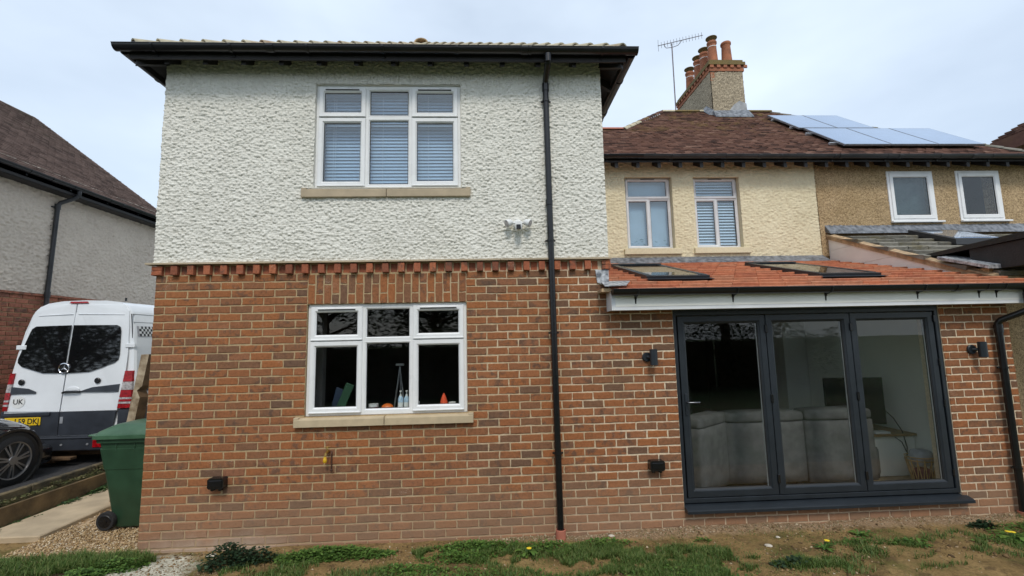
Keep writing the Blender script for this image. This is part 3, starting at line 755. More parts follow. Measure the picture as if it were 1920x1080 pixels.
rafter((PX0+.03, PY0+.03, EZ-.04), (.02, .02, EZ+.1), .05, .13).build('hip_rafter', M_soffit, H1); rafter((PX1-.03, PY0+.03, EZ-.04), (XM-.02, .02, EZ+.1), .05, .13).build('hip_rafter', M_soffit, H1)
MB().box(PX0-.004, PX1+.004, PY0-.008, PY0+.012, EZ-.12, EZ-.012).box(PX0-.008, PX0+.012, PY0+.014, yb, EZ-.12, EZ-.012).box(PX1-.012, PX1+.008, PY0+.014, yb, EZ-.12, EZ-.012).build('fascia_board', M_soffit, H1)

def gutter(name, p0, p1, outdir, mt, parent, r_=.056, brackets=0, joints=(), caps=True):
    """half round gutter, p0-p1 centre line at its rim"""
    p0, p1 = Vector(p0), Vector(p1); d = (p1-p0).normalized(); o_ = Vector(outdir); n = 10; b = MB(); vs = []
    for p in (p0, p1):
        for rr in (r_, r_-.004):
            for k in range(n+1):
                a = math.pi*k/n; vs.append(p+o_*math.cos(a)*rr-Vector((0, 0, 1))*math.sin(a)*rr*1.05)
    m_ = n+1; fs = []
    for k in range(n):
        fs += [(k, k+1, 2*m_+k+1, 2*m_+k), (m_+k, 3*m_+k, 3*m_+k+1, m_+k+1)]
    fs += [(0, 2*m_, 3*m_, m_), (n, m_+n, 3*m_+n, 2*m_+n)]
    if caps: fs += [tuple(range(m_)), tuple(range(2*m_, 3*m_))]
    b.add(vs, fs)
    b.tube([p0+o_*r_, p1+o_*r_], .006, 6)
    g = b.build(name, mt, parent, smooth=40)
    Lg = (p1-p0).length
    def band(t_, wdt, rr, nm):
        q = MB(); vs = []
        for s_ in (-wdt/2, wdt/2):
            for k in range(n+1):
                a = math.pi*k/n; vs.append(p0+d*(t_+s_)+o_*math.cos(a)*rr-Vector((0, 0, 1))*math.sin(a)*rr*1.05)
        for s_ in (-wdt/2, wdt/2):
            for k in range(n+1):
                a = math.pi*k/n; vs.append(p0+d*(t_+s_)+o_*math.cos(a)*(rr-.006)-Vector((0, 0, 1))*math.sin(a)*(rr-.006)*1.05)
        f2 = []
        for k in range(n): f2 += [(k, k+1, m_+k+1, m_+k), (k, 2*m_+k, 2*m_+k+1, k+1), (m_+k, m_+k+1, 3*m_+k+1, 3*m_+k)]
        q.add(vs, f2)
        if nm == 'bracket': 
            c0 = p0+d*t_-o_*rr*.9; q.box(*sorted((c0.x-abs(d.x)*wdt/2-.004*abs(o_.x), c0.x+abs(d.x)*wdt/2+.004*abs(o_.x)+.004*(abs(d.x) < .5))), *sorted((c0.y-.008, c0.y+.012+abs(d.y)*wdt/2)), c0.z-.09, c0.z)
        q.build(nm, mt, g)
    for j in joints: band(j, .07, r_+.007, 'union')
    for k in range(brackets): band((k+.5)*Lg/brackets, .025, r_+.007, 'bracket')
    return g
GZ = EZ-.01
G1 = gutter('gutter', (PX0-.12, PY0-.062, GZ), (PX1+.12, PY0-.062, GZ), (0, -1, 0), M_blackgut, H1, brackets=7, joints=(1.6, 4.3))
gutter('gutter', (PX0-.068, PY0-.0, GZ-.003), (PX0-.068, yb, GZ-.001), (-1, 0, 0), M_blackgut, H1, brackets=9, joints=(1.3,))
gutter('gutter', (PX1+.068, PY0-.0, GZ-.003), (PX1+.068, yb, GZ-.001), (1, 0, 0), M_blackgut, H1, brackets=9, joints=(1.3,))

def downpipe(label, pts, mt, clips, parent_name='downpipe', r_=.034, collars=(), group=None, wally=.0):
    t = thing('downpipe', label, 'drainpipe', (pts[-1][0], pts[-1][1], pts[-1][2]))
    MB().tube(pts, r_, 14).build('pipe', mt, t, smooth=50)
    for c, ax in collars:
        MB().tube([Vector(c)-Vector(ax)*.045, Vector(c)+Vector(ax)*.045], r_+.006, 14).build('socket', mt, t, smooth=50)
    for c in clips:
        MB().lathe([(r_+.003, -.011), (r_+.008, -.011), (r_+.008, .011), (r_+.003, .011)], c, 14).box(c[0]-r_-.022, c[0]+r_+.022, c[1]+.012, c[1]+.02, c[2]-.010, c[2]+.010).ball((c[0]-r_-.014, c[1]+.008, c[2]), .007, .007, .007, 8, 5).ball((c[0]+r_+.014, c[1]+.008, c[2]), .007, .007, .007, 8, 5).build('clip', mt, t)
    return t
px = 4.19
t = downpipe('tall black downpipe running down the white and brick walls between window and kitchen extension',
         [(px+.005, -.302, 5.14), (px+.005, -.302, 5.09), (px+.003, -.28, 5.05), (px, -.09, 4.975), (px, -.062, 4.94), (px, -.06, 4.9), (px+.006, -.06, 2.6), (px+.012, -.06, .13)], M_black,
         [(px, -.06, 4.736), (px+.003, -.06, 3.123), (px+.006, -.06, 2.117), (px+.01, -.06, .871)], collars=[((px+.005, -.302, 5.10), (0, 0, 1)), ((px, -.06, 4.90), (0, 0, 1)), ((px, -.062, 3.55), (0, 0, .6))])
MB().lathe([(.052, 0), (.052, .10), (.045, .105), (.04, .10), (.04, .02)], (px+.012, -.062, .02), 18).build('gully_collar', M_terra_p, t)

# wall fittings on the extension
def socket(x, z, label):
    t = thing('outdoor_socket', label, 'socket', (x, -.03, z), 'black weatherproof socket boxes')
    b = MB().cbox(x-.075, x+.075, -.012, .006, z-.05, z+.05, .006); b.build('back_plate', M_black, t)
    MB().prism([(x-.078, z-.035), (x-.06, z-.05), (x+.06, z-.05), (x+.078, z-.035), (x+.078, z+.04), (x+.062, z+.055), (x-.062, z+.055), (x-.078, z+.04)], 'Y', -.085, -.013).build('cover', M_black, t, smooth=30)
    MB().cbox(x-.062, x+.062, -.092, -.086, z-.03, z+.035, .003).build('lid_panel', M_tv, t)
    for dx in (-.04, .035): MB().cbox(x+dx-.014, x+dx+.014, -.07, -.02, z-.072, z-.051, .004).build('cable_gland', M_black, t)
socket(.765, .69, 'black weatherproof socket box low on brick wall left of the brass tap')
socket(5.235, .712, 'black weatherproof socket box low on brick wall beside the sliding doors')
def updown(x, z, label):
    t = thing('wall_light', label, 'lamp', (x, -.05, z), 'round up and down wall lights')
    MB().lathe([(.052, .0), (.052, -.018), (.046, -.024)], (x-.035, 0, z), 20, 'Y').tube([(x-.035, -.02, z), (x+.0, -.06, z)], .018, 10).build('mount', M_anth, t, smooth=40)
    MB().lathe([(.037, -.085), (.040, -.083), (.040, .083), (.037, .085), (.030, .085), (.030, .07)], (x+.012, -.085, z), 20).build('lamp_tube', M_anth, t, smooth=40)
    MB().lathe([(.029, 0), (.029, .004)], (x+.012, -.085, z-.083), 16).build('lens', M_whl, t)
updown(5.245, 1.835, 'grey cylinder wall light on brick left of the sliding doors')
updown(8.945, 1.835, 'grey cylinder wall light on brick right of the sliding doors')
# security camera with two floodlight heads
t = thing('security_camera', 'white security camera with twin floodlight heads on white roughcast', 'camera', (3.84, -.05, 3.27))
MB().lathe([(.055, 0), (.055, -.03), (.04, -.045)], (3.84, .0, 3.315), 20, 'Y').tube([(3.84, -.04, 3.315), (3.84, -.10, 3.30)], .022, 12).build('mount', M_camw, t, smooth=40)
MB().cbox(3.802, 3.878, -.15, -.075, 3.225, 3.335, .016).build('camera_body', M_camw, t, smooth=40)
MB().cbox(3.816, 3.864, -.158, -.148, 3.232, 3.285, .004).build('lens_panel', M_black, t)
for sx in (-1, 1):
    c = Vector((3.84+sx*.095, -.10, 3.318)); d = Vector((sx*.75, -.35, -.35)).normalized()
    MB().tube([(3.84+sx*.03, -.08, 3.318), c], .013, 8).tube([c-d*.03, c-d*.02, c+d*.035, c+d*.04], [.024, .034, .046, .044], 16).build('floodlight_head', M_camw, t, smooth=50)
    MB().tube([c+d*.0405, c+d*.043], .038, 16).build('lens', M_whl, t)
# tap
t = thing('garden_tap', 'small brass outdoor tap with yellow connector on brick wall', 'tap', (1.83, -.03, .95))
MB().tube([(1.84, .01, .955), (1.84, -.045, .955), (1.835, -.075, .945), (1.83, -.082, .915)], [.012, .013, .013, .011], 10).lathe([(.009, 0), (.009, .03), (.005, .04)], (1.838, -.045, .96), 10).build('tap_body', M_brass, t, smooth=50)
MB().cbox(1.808, 1.868, -.05, -.04, 1.0, 1.008, .003).build('lever', M_brass, t)
MB().lathe([(.012, 0), (.019, .01), (.019, .035), (.013, .045), (.013, .06)], (1.83, -.082, .858), 12).build('hose_connector', M_yell, t, smooth=50)
MB().tube([(1.87, -.008, .955), (1.872, -.015, .93), (1.872, -.015, .775)], .008, 8).ball((1.872, -.016, .77), .013, .013, .013, 8, 6).build('supply_pipe', M_copper, t)

# ================================================================== GARDEN ROOM (single storey)
H2 = thing('garden_room', 'single storey brick extension with red tiled lean to roof and wide dark doors', 'extension', (7, 0, 0))
place_bricks(H2, itB, M_brick, limit=300)
wall_body(XM+.002, XE, -.1, 2.41, .005, .28, [BIF], M_mortar, H2, 'wall')
MB().box(9.14, XE-.002, .285, 2.98, -.1, 2.42).build('side_wall', M_mortar, H2)
MB().prism([(.29, .17), (2.98, .17), (2.98, 3.17), (.29, 2.50)], 'X', 9.12, 9.138).box(5.0, 9.12, .282, .30, 2.3, 2.42).build('inner_wall', M_plaster, H2)
MB().box(8.98, 9.118, .3, .62, .18, 2.49).build('door_nib', M_plaster_g, H2)
MB().box(9.096, 9.119, .63, 2.97, .18, .30).build('skirting', M_upvc, H2)
MB().box(XM, 9.13, .02, 7.5, -.05, .18).build('floor_slab', M_floor, H2)
RS, RZ0, RY0 = .252, 2.53, -.27
def lz(y): return RZ0+RS*(y-RY0)
VEL = [(5.47, 6.20), (7.66, 8.40)]; VY0, VY1 = .55, 2.12
xs_ = [XM+.005, VEL[0][0], VEL[0][1], VEL[1][0], VEL[1][1], 9.69]
b = MB()
for i in range(5):
    for y0, y1 in ((-.22, VY0), (VY0, VY1), (VY1, 2.99)):
        if i in (1, 3) and y0 == VY0: continue
        x0, x1 = xs_[i], xs_[i+1]
        b.hexa([(x0, y0, lz(y0)-.17), (x1, y0, lz(y0)-.17), (x1, y1, lz(y1)-.17), (x0, y1, lz(y1)-.17), (x0, y0, lz(y0)-.02), (x1, y0, lz(y0)-.02), (x1, y1, lz(y1)-.02), (x0, y1, lz(y1)-.02)])
rf2 = b.build('roof', M_plaster, H2, fix=False)
# tiles, each its own piece
tw, gauge = .30, .262
yst = gauge*math.cos(math.atan(RS)); tvar = []
def rtile(w_):
    b = MB(); L_ = gauge*1.16; th = .03
    n = 4; vs = []
    for (y, z) in ((0, -th*.35), (0, th), (.012, th+.004), (L_, th*.15)):
        for k in range(n+1): vs.append((-w_/2+w_*k/n, y, z+random.uniform(-.0025, .0025)))
    fs = []
    for j in range(3):
        for k in range(n): fs.append((j*5+k, j*5+k+1, (j+1)*5+k+1, (j+1)*5+k))
    b.add(vs, fs); b.add([(-w_/2, 0, -th*.35), (-w_/2, 0, th), (-w_/2, .012, th+.004), (-w_/2, L_, th*.15), (-w_/2, L_, -.01)], [(0, 1, 2, 3, 4)])
    b.add([(w_/2, 0, -th*.35), (w_/2, 0, th), (w_/2, .012, th+.004), (w_/2, L_, th*.15), (w_/2, L_, -.01)], [(4, 3, 2, 1, 0)])
    return b.mesh('roof_tile', M_redtile, fix=False)
tv = [rtile(tw-.004) for _ in range(5)]
sl = math.atan(RS)
for c in range(13):
    y = RY0-.03+c*yst; a = XM+.02-(.15 if c % 2 else 0)
    if c == 0: a -= .0
    while a < 9.72:
        l, r_ = max(a, (4.72 if c < 1 else XM+.02)), min(a+tw, 9.73)
        cx = (l+r_)/2; yc = y+gauge*.5
        segs = [(l, r_)]
        for v0, v1 in VEL:
            if VY0-.06 < yc < VY1+.04:
                ns = []
                for l_, q_ in segs:
                    if q_ <= v0-.03 or l_ >= v1+.03: ns.append((l_, q_)); continue
                    if l_ < v0-.03: ns.append((l_, v0-.03))
                    if q_ > v1+.03: ns.append((v1+.03, q_))
                segs = ns
        for l_, q_ in segs:
            if q_-l_ < .03: continue
            o = bpy.data.objects.new('roof_tile', random.choice(tv)); o.scale = ((q_-l_)/tw, 1, 1)
            link(o, rf2, ((l_+q_)/2, y, lz(y)+.004+random.uniform(-.003, .003))); o.rotation_euler = (sl-.03+random.uniform(-.006, .006), random.uniform(-.006, .006), 0)
        a += tw
MB().hexa([(XM+.015, 2.80, lz(2.8)+.035), (9.6, 2.80, lz(2.8)+.035), (9.6, 2.985, lz(2.9)+.05), (XM+.015, 2.985, lz(2.9)+.05), (XM+.015, 2.80, lz(2.8)+.042), (9.6, 2.80, lz(2.8)+.045), (9.6, 2.985, 3.475), (XM+.015, 2.985, 3.475)]).build('lead_apron', M_lead, rf2)
# soakers where the roof meets the tall wall
b = MB()
b.hexa([(4.70, -.014, 2.66), (4.83, -.014, 2.60), (4.83, -.006, 2.60), (4.70, -.006, 2.66), (4.685, -.014, 2.80), (4.832, -.014, 2.80), (4.832, -.006, 2.80), (4.685, -.006, 2.80)])
b.hexa([(4.72, -.26, 2.585), (4.95, -.25, 2.59), (5.1, .1, 2.68), (4.74, .0, 2.66), (4.72, -.26, 2.592), (4.95, -.25, 2.597), (5.1, .1, 2.687), (4.74, .0, 2.672)])
b.build('lead_soaker', M_leadnew, rf2)
MB().box(4.70, 4.80, -.2, -.002, 2.535, 2.57).build('cut_tile_end', M_pinkdust, rf2)
# rooflights
for i, (v0, v1) in enumerate(VEL):
    def sp(x, y, h): return (x, y-h*math.sin(sl), lz(y)+h*math.cos(sl))
    b = MB()
    def bar(x0, x1, y0, y1, h0, h1): b.hexa([sp(x0, y0, h0), sp(x1, y0, h0), sp(x1, y1, h0), sp(x0, y1, h0), sp(x0, y0, h1), sp(x1, y0, h1), sp(x1, y1, h1), sp(x0, y1, h1)])
    bar(v0-.03, v1+.03, VY0-.03, VY0+.05, -.02, .065); bar(v0-.03, v1+.03, VY1-.05, VY1+.03, -.02, .085)
    bar(v0-.03, v0+.05, VY0+.05, VY1-.05, -.02, .07); bar(v1-.05, v1+.03, VY0+.05, VY1-.05, -.02, .07)
    rl = b.build('rooflight', M_anth, rf2)
    b = MB(); b.hexa([sp(v0+.05, VY0+.05, .05), sp(v1-.05, VY0+.05, .05), sp(v1-.05, VY1-.05, .05), sp(v0+.05, VY1-.05, .05), sp(v0+.05, VY0+.05, .066), sp(v1-.05, VY0+.05, .066), sp(v1-.05, VY1-.05, .066), sp(v0+.05, VY1-.05, .066)])
    # rooflight glass
    rl2 = rl; o = b.build('rooflight_pane', M_glass_roof, rl)
    b = MB(); bar(v0-.05, v1+.05, VY0-.11, VY0-.032, .03, .036); b.build('rooflight_apron', M_anth, rf2)
# eaves box: fascia, soffit, box end
b = MB(); b.box(4.81, 9.60, -.215, -.195, 2.335, 2.51); b.build('fascia_board', M_fascia, H2)
MB().box(4.812, 9.60, -.193, .004, 2.340, 2.352).build('soffit', M_fascia, H2)
MB().box(4.795, 4.808, -.214, -.003, 2.335, 2.55).build('box_end', M_fascia, H2)
g2 = gutter('gutter', (4.79, -.275, 2.545), (9.62, -.275, 2.535), (0, -1, 0), M_blackgut, H2, r_=.06, brackets=0, joints=(3.75,))
for x in (5.05, 6.10, 7.12, 8.15, 8.85, 9.05):
    b = MB(); vs = []
    pts = [(x, -.212, 2.40), (x, -.218, 2.45), (x, -.24, 2.475), (x, -.275, 2.48), (x, -.32, 2.495), (x, -.34, 2.54)]
    b.tube(pts, .011, 6); b.box(x-.012, x+.012, -.226, -.216, 2.45, 2.5); b.build('bracket', M_blackgut, g2)
px2 = 9.21
t = downpipe('black downpipe with swan neck at the right end of the garden room', [(9.345, -.275, 2.49), (9.345, -.275, 2.42), (9.345, -.265, 2.28), (9.33, -.245, 2.245), (9.215, -.085, 2.155), (9.203, -.062, 2.12), (9.205, -.06, 2.06), (9.192, -.06, .06)], M_black,
         [(9.197, -.06, 1.63), (9.192, -.06, .56)], collars=[((9.345, -.275, 2.40), (0, 0, 1)), ((9.205, -.06, 2.06), (0, 0, 1))])
MB().lathe([(.05, 0), (.05, .09), (.04, .09), (.04, .02)], (9.192, -.06, .02), 18).build('gully_collar', M_terra_p, t)

# folding doors
bx0, bx1, bz0, bz1 = 5.522, 8.592, .30, 2.29; by = .012
b = MB(); b.ring(bx0, bx1, bz0, bz1+.03, [(0, by+.09), (0, by+.003), (.004, by), (.040, by), (.044, by+.006), (.044, by+.09)]); b.box(bx0, bx1, by-.0, by+.08, bz1+.031, 2.41)
DF = b.build('folding_doors', M_anth, H2); DF['label'] = 'dark grey three leaf folding glass doors'
edges = [5.578, 6.578, 7.556, 8.537]
for i in range(3):
    a, c = edges[i]+.004, edges[i+1]-.004
    z0, z1 = bz0+.05, bz1-.02; wl = .082
    leaf = MB().ring(a, c, z0, z1, [(0, by+.075), (0, by+.012), (.004, by+.008), (wl-.02, by+.008), (wl-.014, by+.018), (wl, by+.024), (wl, by+.075)]).build('door_leaf', M_anth, DF)
    MB().box(a+wl-.001, c-wl+.001, by+.036, by+.042, z0+wl-.001, z1-wl+.001).build('pane', M_glass, DF)
    MB().ring(a+wl-.001, c-wl+.001, z0+wl-.001, z1-wl+.001, [(0, by+.028), (.006, by+.032), (.006, by+.036)]).build('gasket', M_gasket, DF)
    MB().box(c-wl-.012, c-wl-.003, by+.047, by+.056, z0+wl, z1-wl).build('spacer_bar', M_alu, DF)
    if i > 0 or True:
        for hz in (z0+.12, (z0+z1)/2, z1-.2, ):
            if i < 2: MB().cbox(c-.01, c+.018, by-.008, by+.007, hz, hz+.09, .004).build('hinge', M_black, DF)
    if i == 2:
        for hz in (z0+.12, (z0+z1)/2-.1, (z0+z1)/2+.35, z1-.12): MB().cbox(c-.004, c+.016, by-.008, by+.007, hz, hz+.08, .004).build('hinge', M_black, DF)
hx = edges[0]+.045
MB().cbox(hx-.014, hx+.014, by-.008, by+.008, 1.20, 1.43, .004).cbox(hx-.006, hx+.006, by-.012, by-.006, 1.235, 1.262, .002).build('handle_plate', M_anth, DF)
MB().tube([(hx, by+.0, 1.342), (hx, by-.045, 1.342), (hx+.01, by-.052, 1.342), (hx+.125, by-.054, 1.342)], .009, 8).build('door_handle', M_handle, DF, smooth=50)
MB().prism([(-.085, .222), (-.085, .248), (-.07, .258), (.02, .285), (.07, .30), (.07, .222)], 'X', bx0+.003, bx1+.05).build('door_sill', M_anth, H2)

# ---- furniture seen through the doors
def pillow(b, x0, x1, y0, y1, z0, z1, c=.04, mi=0):
    """soft box"""
    n = 6
    cx, cy, cz, hx_, hy, hz = (x0+x1)/2, (y0+y1)/2, (z0+z1)/2, (x1-x0)/2, (y1-y0)/2, (z1-z0)/2
    bm = bmesh.new(); bmesh.ops.create_cube(bm, size=2); bmesh.ops.subdivide_edges(bm, edges=bm.edges[:], cuts=5, use_grid_fill=True)
    vs = []
    for v in bm.verts:
        p = v.co.copy(); q = Vector((p.x*hx_, p.y*hy, p.z*hz)); inner = Vector((max(-hx_+c, min(hx_-c, q.x)), max(-hy+c, min(hy-c, q.y)), max(-hz+c, min(hz-c, q.z)))); d = q-inner
        if d.length > 1e-6: q = inner+d.normalized()*min(c, d.length)
        vs.append((cx+q.x, cy+q.y, cz+q.z))
    b.add(vs, [[v.index for v in f.verts] for f in bm.faces], mi); bm.free(); return b
SF = thing('corner_sofa', 'large grey fabric corner sofa seen from behind through the glass doors', 'sofa', (7.2, .9, .18))
def sofapart(nm, *a, c=.03): return pillow(MB(), *a, c=c).build(nm, M_sofa, SF, smooth=True)
sofapart('back_panel', 6.36, 7.40, .72, .98, .24, .98); sofapart('back_panel', 7.415, 8.30, .72, .98, .22, .98)
sofapart('headrest', 6.38, 7.40, .70, .98, .965, 1.10, c=.05); sofapart('headrest', 7.42, 8.28, .70, .98, .965, 1.11, c=.05)
sofapart('seat', 6.5, 8.3, .98, 1.6, .25, .62, c=.06)
# angled left section
for nm, z0, z1, cc in (('back_panel', .25, .99, .03), ('headrest', .97, 1.11, .05)):
    b = pillow(MB(), -.72, 0, -.13, .13, z0, z1, c=cc); a = math.radians(-38)
    b.v = [(6.38+x*math.cos(a)-y*math.sin(a), .86+x*math.sin(a)+y*math.cos(a), z) for x, y, z in b.v]
    b.v = [(x, 1.72-y if False else .86-(y-.86), z) for x, y, z in b.v]; b.build(nm, M_sofa, SF, smooth=True)
sofapart('arm', 8.22, 8.46, .84, 1.7, .22, .62, c=.07); sofapart('arm_base', 8.24, 8.44, .86, 1.68, .20, .40, c=.03)
for x in (6.25, 7.3, 8.2): MB().cbox(x, x+.05, .78, .84, .181, .245, .004).build('foot', M_black, SF)
TV = thing('television', 'black flat television standing on the white unit in the garden room', 'television', (8.5, 1.2, .8))
b = MB().cbox(-.37, .37, -.018, .018, 0, .62, .006).cbox(-.2, .2, -.012, .04, .12, .45, .01).box(-.03, .03, -.01, .03, -.06, .02).cbox(-.16, .16, -.09, .09, -.075, -.06, .004)
a = math.radians(-10); b.v = [(8.46+x*math.cos(a)-y*math.sin(a), 1.2+x*math.sin(a)+y*math.cos(a), z+.82) for x, y, z in b.v]; b.build('screen', M_tv, TV, loc=(8.5, 1.2, .8))
UN = thing('tv_unit', 'white low unit with an oak top beside the sofa', 'cabinet', (8.8, 1.2, .18))
MB().cbox(8.50, 9.09, .98, 2.0, .69, .72, .004).build('top', M_wood, UN); MB().cbox(8.54, 9.085, 1.02, 1.98, .181, .689, .004).build('cabinet_body', M_plaster, UN)
SB = MB().cbox(8.55, 8.75, 1.0, 1.12, .722, .745, .003).build('set_top_box', M_camw); tag(SB, 'small white box lying on the oak topped unit', 'box')
CB = MB().tube([(8.72, 1.28, 1.15), (8.82, 1.2, 1.05), (8.90, 1.1, .9), (8.93, 1.02, .74), (8.92, .965, .55), (8.9, .96, .45)], .006, 6).tube([(8.66, 1.18, .76), (8.8, 1.05, .70), (8.86, .97, .62), (8.9, .96, .5)], .005, 6).build('television_cable', M_black); tag(CB, 'black cable hanging from the television over the unit edge', 'cable')
BK = thing('cane_basket', 'open cane basket holding folded towels on the floor by the door', 'basket', (8.8, .72, .18))
b = MB(); n = 14; cx, cy = 8.80, .66
for lv, rr in ((.185, .11), (.48, .17), (.52, .172)):
    b.tube([(cx+rr*math.cos(2*math.pi*k/20), cy+rr*.8*math.sin(2*math.pi*k/20), lv) for k in range(21)], .007, 5)
for k in range(n):
    a0, a1, a2 = 2*math.pi*k/n, 2*math.pi*(k+.5)/n, 2*math.pi*(k-.5)/n
    for aa in (a1, a2): b.tube([(cx+.11*math.cos(a0), cy+.088*math.sin(a0), .19), (cx+.17*math.cos(aa), cy+.136*math.sin(aa), .50)], .005, 5)
b.build('basket_frame', M_cane, BK)
o = pillow(MB(), 8.70, 8.92, .58, .76, .40, .60, c=.06).build('folded_towel', M_towel, smooth=True); tag(o, 'grey towel folded on top of the cane basket', 'towel')
o = pillow(MB(), 8.71, 8.90, .58, .75, .21, .38, c=.06).build('plum_cloth', M_plum, smooth=True); tag(o, 'plum coloured cloth inside the cane basket', 'cloth')
o = thing('kitchen_counter', 'dark kitchen counter with clutter deep inside behind the sofa', 'counter', (6.5, 4.6, .18))
MB().cbox(5.9, 7.6, 4.4, 5.2, .181, 1.05, .01).build('worktop', M_darkroom, o)
for i, (x, h, rr) in enumerate(((6.2, .12, .05), (6.45, .2, .04), (6.8, .1, .09), (7.1, .24, .05))):
    q = MB().lathe([(rr*.8, 0), (rr, h*.5), (rr*.6, h)], (x, 4.6, 1.052), 12).build('kitchen_jar', M_towel); tag(q, ['short pale jar', 'tall slim pale jar', 'wide low pale bowl', 'tallest pale jar'][i]+' on the dark counter behind the sofa', 'jar')

# ================================================================== CREAM HOUSE
H3 = thing('cream_house', 'cream roughcast house set back between the extension and the pebbledash house', 'house', (7.2, 3, 0))
XB = 9.60; YM = 3.0
W1 = (6.0, 6.875, 3.632, 4.99); W2 = (7.277, 8.145, 3.636, 4.985)
wall_body(XM+.01, XB-.001, 2.35, 5.34, YM+.0, YM+.28, [W1, W2], M_cream_rc, H3)
MB().box(8.72, 9.6, YM, YM+.28, -.1, 2.349).build('lower_wall', M_plaster, H3)
MB().box(XM+.01, 5.2, YM, YM+.28, -.1, 2.349).build('lower_wall', M_plaster, H3)
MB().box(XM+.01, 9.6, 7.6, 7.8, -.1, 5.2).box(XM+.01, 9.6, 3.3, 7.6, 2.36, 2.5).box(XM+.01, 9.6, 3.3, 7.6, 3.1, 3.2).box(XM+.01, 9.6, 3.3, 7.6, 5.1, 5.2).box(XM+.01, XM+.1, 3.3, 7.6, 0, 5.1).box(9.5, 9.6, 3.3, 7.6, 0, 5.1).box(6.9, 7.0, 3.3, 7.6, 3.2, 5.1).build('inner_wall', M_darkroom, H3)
roughcast(H3, M_cream_rc, XM+.02, XB-.01, 3.40, 5.33, YM-.002, .0115, .0165, (.055, .032), [(W1[0], W1[1], W1[2]-.08, W1[3]), (W2[0], W2[1], W2[2]-.08, W2[3])], seed=31)
for (x0, x1, z0, z1) in (W1, W2):
    MB().ring(x0-.05, x1+.05, z0-.05, z1+.03, [(0, YM-.006), (.004, YM-.014), (.053, YM-.012), (.053, YM+.05)]).build('window_surround', M_cream_rc, H3)
    MB().cbox(x0-.07, x1+.10, YM-.07, YM+.08, z0-.11, z0-.004, .006).build('sill', M_cream_rc, H3)
def small_window(house, x0, x1, z0, z1, y, label, gm):
    fw = .035; zt = z1-(z1-z0)*.30; mx_ = x0+(x1-x0)*.515
    b = MB(); b.ring(x0, x1, z0, z1, [(0, y+.06), (0, y+.003), (.004, y), (fw, y), (fw, y+.06)]); b.box(x0+fw, x1-fw, y+.001, y+.06, zt-.015, zt+.015); b.box(mx_-.018, mx_+.018, y+.002, y+.06, z0+fw, zt-.015)
    f = b.build('window', M_upvc_old, house); f['label'] = label
    sash(f, x0+fw-.01, x1-fw+.01, zt+.004, z1-fw+.01, y, M_upvc_old, w=.048, vent=False, glass_mt=gm)
    MB().cbox(mx_-.13, mx_+.13, y-.028, y-.016, z1-.040, z1-.026, .003).build('trickle_vent', M_gutold, f)
    sash(f, x0+fw-.01, mx_-.018+.02, z0+fw-.01, zt-.005, y, M_upvc_old, w=.048, glass_mt=gm)
    fixed(f, mx_+.018, x1-fw, z0+fw, zt-.015, y+.004, M_upvc_old, gm)
    return f
small_window(H3, W1[0]+.015, W1[1]-.004, W1[2], W1[3]-.004, YM+.09, 'left cream house window with a plain blue blind', M_glass_up)
small_window(H3, W2[0]+.015, W2[1]-.004, W2[2], W2[3]-.004, YM+.09, 'right cream house window with a white slatted blind', M_glass_up)

def blind(label, x0, x1, z0, z1, y, pitch, mt, tilt, depth=.05, cords=(), group=None):
    t = thing('venetian_blind', label, 'blind', ((x0+x1)/2, y, z0), group)
    me = None; z = z1-.03; 
    MB().cbox(x0, x1, y-.02, y+.02, z1-.028, z1, .003).build('head_rail', mt, t)
    z = z1-.05
    while z > z0:
        if me is None:
            b = MB(); n = 4; vs = []
            for k in range(n+1):
                u = (k/n-.5)*depth; vv = .004*(1-(2*k/n-1)**2)
                yy = u*math.cos(tilt)-vv*math.sin(tilt); zz = u*math.sin(tilt)+vv*math.cos(tilt)
                vs += [(-(x1-x0)/2, yy, zz), ((x1-x0)/2, yy, zz)]
            m2 = len(vs); vs += [(x_, y_, z_-.0012) for x_, y_, z_ in vs]
            fs = [(2*k, 2*k+1, 2*k+3, 2*k+2) for k in range(n)]+[(m2+2*k, m2+2*k+2, m2+2*k+3, m2+2*k+1) for k in range(n)]+[(0, m2, m2+1, 1), (2*n, 2*n+1, m2+2*n+1, m2+2*n)]
            me = MB().add(vs, fs).mesh('slat', mt)
        o = bpy.data.objects.new('slat', me); link(o, t, ((x0+x1)/2, y, z+random.uniform(-.001, .001))); z -= pitch
    b = MB()
    for cxx in cords: b.box(cxx-.0015, cxx+.0015, y-.035, y-.032, z0, z1-.03)
    if cords: b.build('cord', M_cord, t)
    return t
BG = 'venetian blinds in the upper casement window'
xw0, xw1, zw0, zw1 = WIN_U
def XF(f): return xw0+(xw1-xw0)*f
blind('sky tinted white venetian blind in the left third of the upper casement window', XF(.04), XF(.335), zw0+.04, zw1-.04, .155, .0395, M_slat, math.radians(58), cords=(XF(.1), XF(.115)), group=BG)
blind('sky tinted white venetian blind in the middle of the upper casement window', XF(.345), XF(.655), zw0+.04, zw1-.04, .155, .0395, M_slat, math.radians(58), cords=(XF(.445),), group=BG)
blind('sky tinted white venetian blind in the right third of the upper casement window', XF(.665), XF(.965), zw0+.04, zw1-.04, .155, .0395, M_slat, math.radians(58), cords=(XF(.765),), group=BG)
blind('white venetian blind with wide gaps in the right cream house window', W2[0]+.03, W2[1]-.03, W2[2]+.04, W2[3]-.04, YM+.16, .055, M_slat_l, math.radians(50), depth=.05)
M_rollb = mat('pale blue blind cloth', (.52, .60, .66), .9, .05, 4)
t = thing('roller_blind', 'plain pale blue blind drawn down in the left cream house window', 'blind', ((W1[0]+W1[1])/2, YM+.2, W1[2]))
